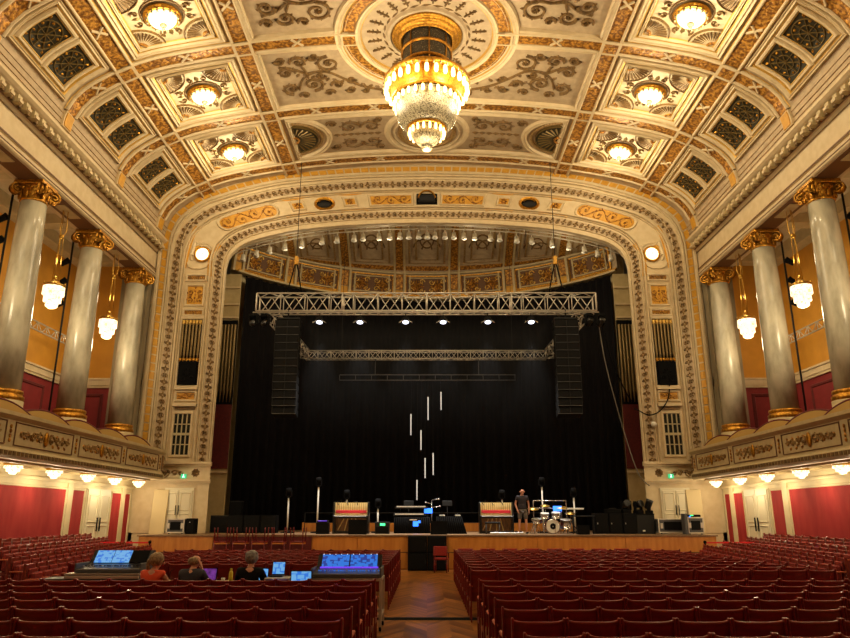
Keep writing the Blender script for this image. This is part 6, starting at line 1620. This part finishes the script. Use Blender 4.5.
# raised side seats, facing the middle, and their steps
SROW = [((9.5, 25.5), (8.02, 14.7), .95), ((10.75, 26.9), (8.85, 15.6), 1.03), ((11.8, 27.3), (10.4, 18.2), 1.16), ((12.2, 26.8), (11.62, 20.2), 1.29)]
ss = None
for sg in (-1, 1):
    for r, ((xa, ya), (xb, yb_), zt) in enumerate(SROW):
        L = hypot(xb - xa, yb_ - ya); n = int(L / .56); dx, dy = (xb - xa) / L, (yb_ - ya) / L; fl = zt - .92
        if sg < 0 and False: pass
        for k in range(n + (0 if r < 2 else 1)):
            x, y = xa + dx * .56 * (k + .5), ya + dy * .56 * (k + .5); rz = atan2(dx, -dy) * -1
            ang = (pi / 2 + (-atan2(dx, -dy)))
            lab = 'red side stalls seat facing the aisle, %s from stage, %s row from wall, %s' % (ORD[k + 1], ORD[4 - r], SHORT[sg])
            # local +Y faces the centre line
            rot = (pi / 2 - atan2(-dx, -dy)) if sg > 0 else (-pi / 2 + atan2(-dx, -dy))
            if ss is None:
                ss = seat_proto('tip_up_chair', lab, (sg * x, y, fl), 'red side seats on the steps', False, True)
                me2 = ss.data.copy(); ss.data = me2
                for i_, m_ in enumerate(me2.materials):
                    if m_.name.startswith('seat_fabric'): me2.materials[i_] = M['sidered']
                    if m_.name.startswith('seat_wood'): me2.materials[i_] = M['sidewood']
                o = ss
            else: o = ss.copy(); COL.objects.link(o); o['label'] = lab
            o.location = (sg * x, y, fl); o.rotation_euler = (0, 0, rot)
        if fl > .02:
            o_ = .30; nx, ny = -dy, dx
            if nx < 0: nx, ny = -nx, -ny
            pts = [(xa - nx * .55, ya - ny * .55 + .2), (xb - nx * .55 + dx * 6, yb_ - ny * .55 + dy * 6), (xb + nx * .42 + dx * 6, yb_ + ny * .42 + dy * 6), (xa + nx * .42, ya + ny * .42 + .2)]
            pts = [(sg * min(x, 12.6), y) for x, y in pts]
            if sg > 0: pts = pts[::-1]
            mb = MB(); mb.extr(pts, 0, fl - .002, 'maroonwood', axis='z'); struct(mb, 'floor_step_%d' % (r + (1 if sg < 0 else 5)))
# loose red chairs
def red_chair(lab, loc, rz, arm=False):
    t = thing('red_chair', lab, 'chair', loc, rz, 'loose red chairs'); mb = MB(); mb.cbox((0, 0, .45), (.5, .46, .07), 'seatred', bev=.02); mb.build('seat', t)
    mb = MB(); mb.cbox((0, .22, .72), (.5, .05, .32), 'seatred', bev=.02); mb.build('backrest', t)
    for dx in (-.22, .22):
        for dy in (-.2, .2): mb = MB(); mb.tube([(dx, dy, .44), (dx, dy, 0)], .02, 'seatwood', 6); mb.build('leg', t)
        mb = MB(); mb.tube([(dx, .22, .42), (dx, .24, .86)], .018, 'seatwood', 6)
        if arm: mb.tube([(dx * 1.1, .22, .66), (dx * 1.1, -.18, .66), (dx * 1.1, -.18, .45)], .018, 'seatwood', 6)
        mb.build('frame_post', t)
    return t
red_chair('red armchair standing alone in the aisle before the subwoofers', (.5, 26.3, 0), pi * .95, True)
rc = red_chair('loose red chair before the stage, first from the centre aisle', (1.25, 24.5, 0), pi)
for k in range(1, 9): dup(rc, (1.25 + .73 * k, 24.5, 0), pi, 'loose red chair before the stage, %s from the centre aisle' % ORD[k + 1])

# thin stage haze in which the truss lamps draw faint beams
hm = bpy.data.materials.new('stage_haze'); hm.use_nodes = True; nt = hm.node_tree; nt.nodes.remove(nt.nodes['Principled BSDF'])
vs_ = nt.nodes.new('ShaderNodeVolumeScatter'); vs_.inputs['Anisotropy'].default_value = 0.3
tc = nt.nodes.new('ShaderNodeTexCoord'); sx_ = nt.nodes.new('ShaderNodeSeparateXYZ'); nt.links.new(tc.outputs['Generated'], sx_.inputs[0])
mr = nt.nodes.new('ShaderNodeMapRange'); mr.interpolation_type = 'SMOOTHSTEP'; mr.inputs['From Min'].default_value = 0.05; mr.inputs['To Max'].default_value = 0.011
nt.links.new(sx_.outputs[2], mr.inputs['Value']); nt.links.new(mr.outputs[0], vs_.inputs['Density'])
nt.links.new(vs_.outputs[0], nt.nodes['Material Output'].inputs['Volume']); M['haze'] = hm
mb = MB(); mb.cbox((0, 31.6, 7.3), (10.8, 3.6, 6.0), 'haze'); o = mb.build('stage_haze'); tag(o, 'thin haze under the truss lamps where faint light beams show', 'haze', None, 'stuff')
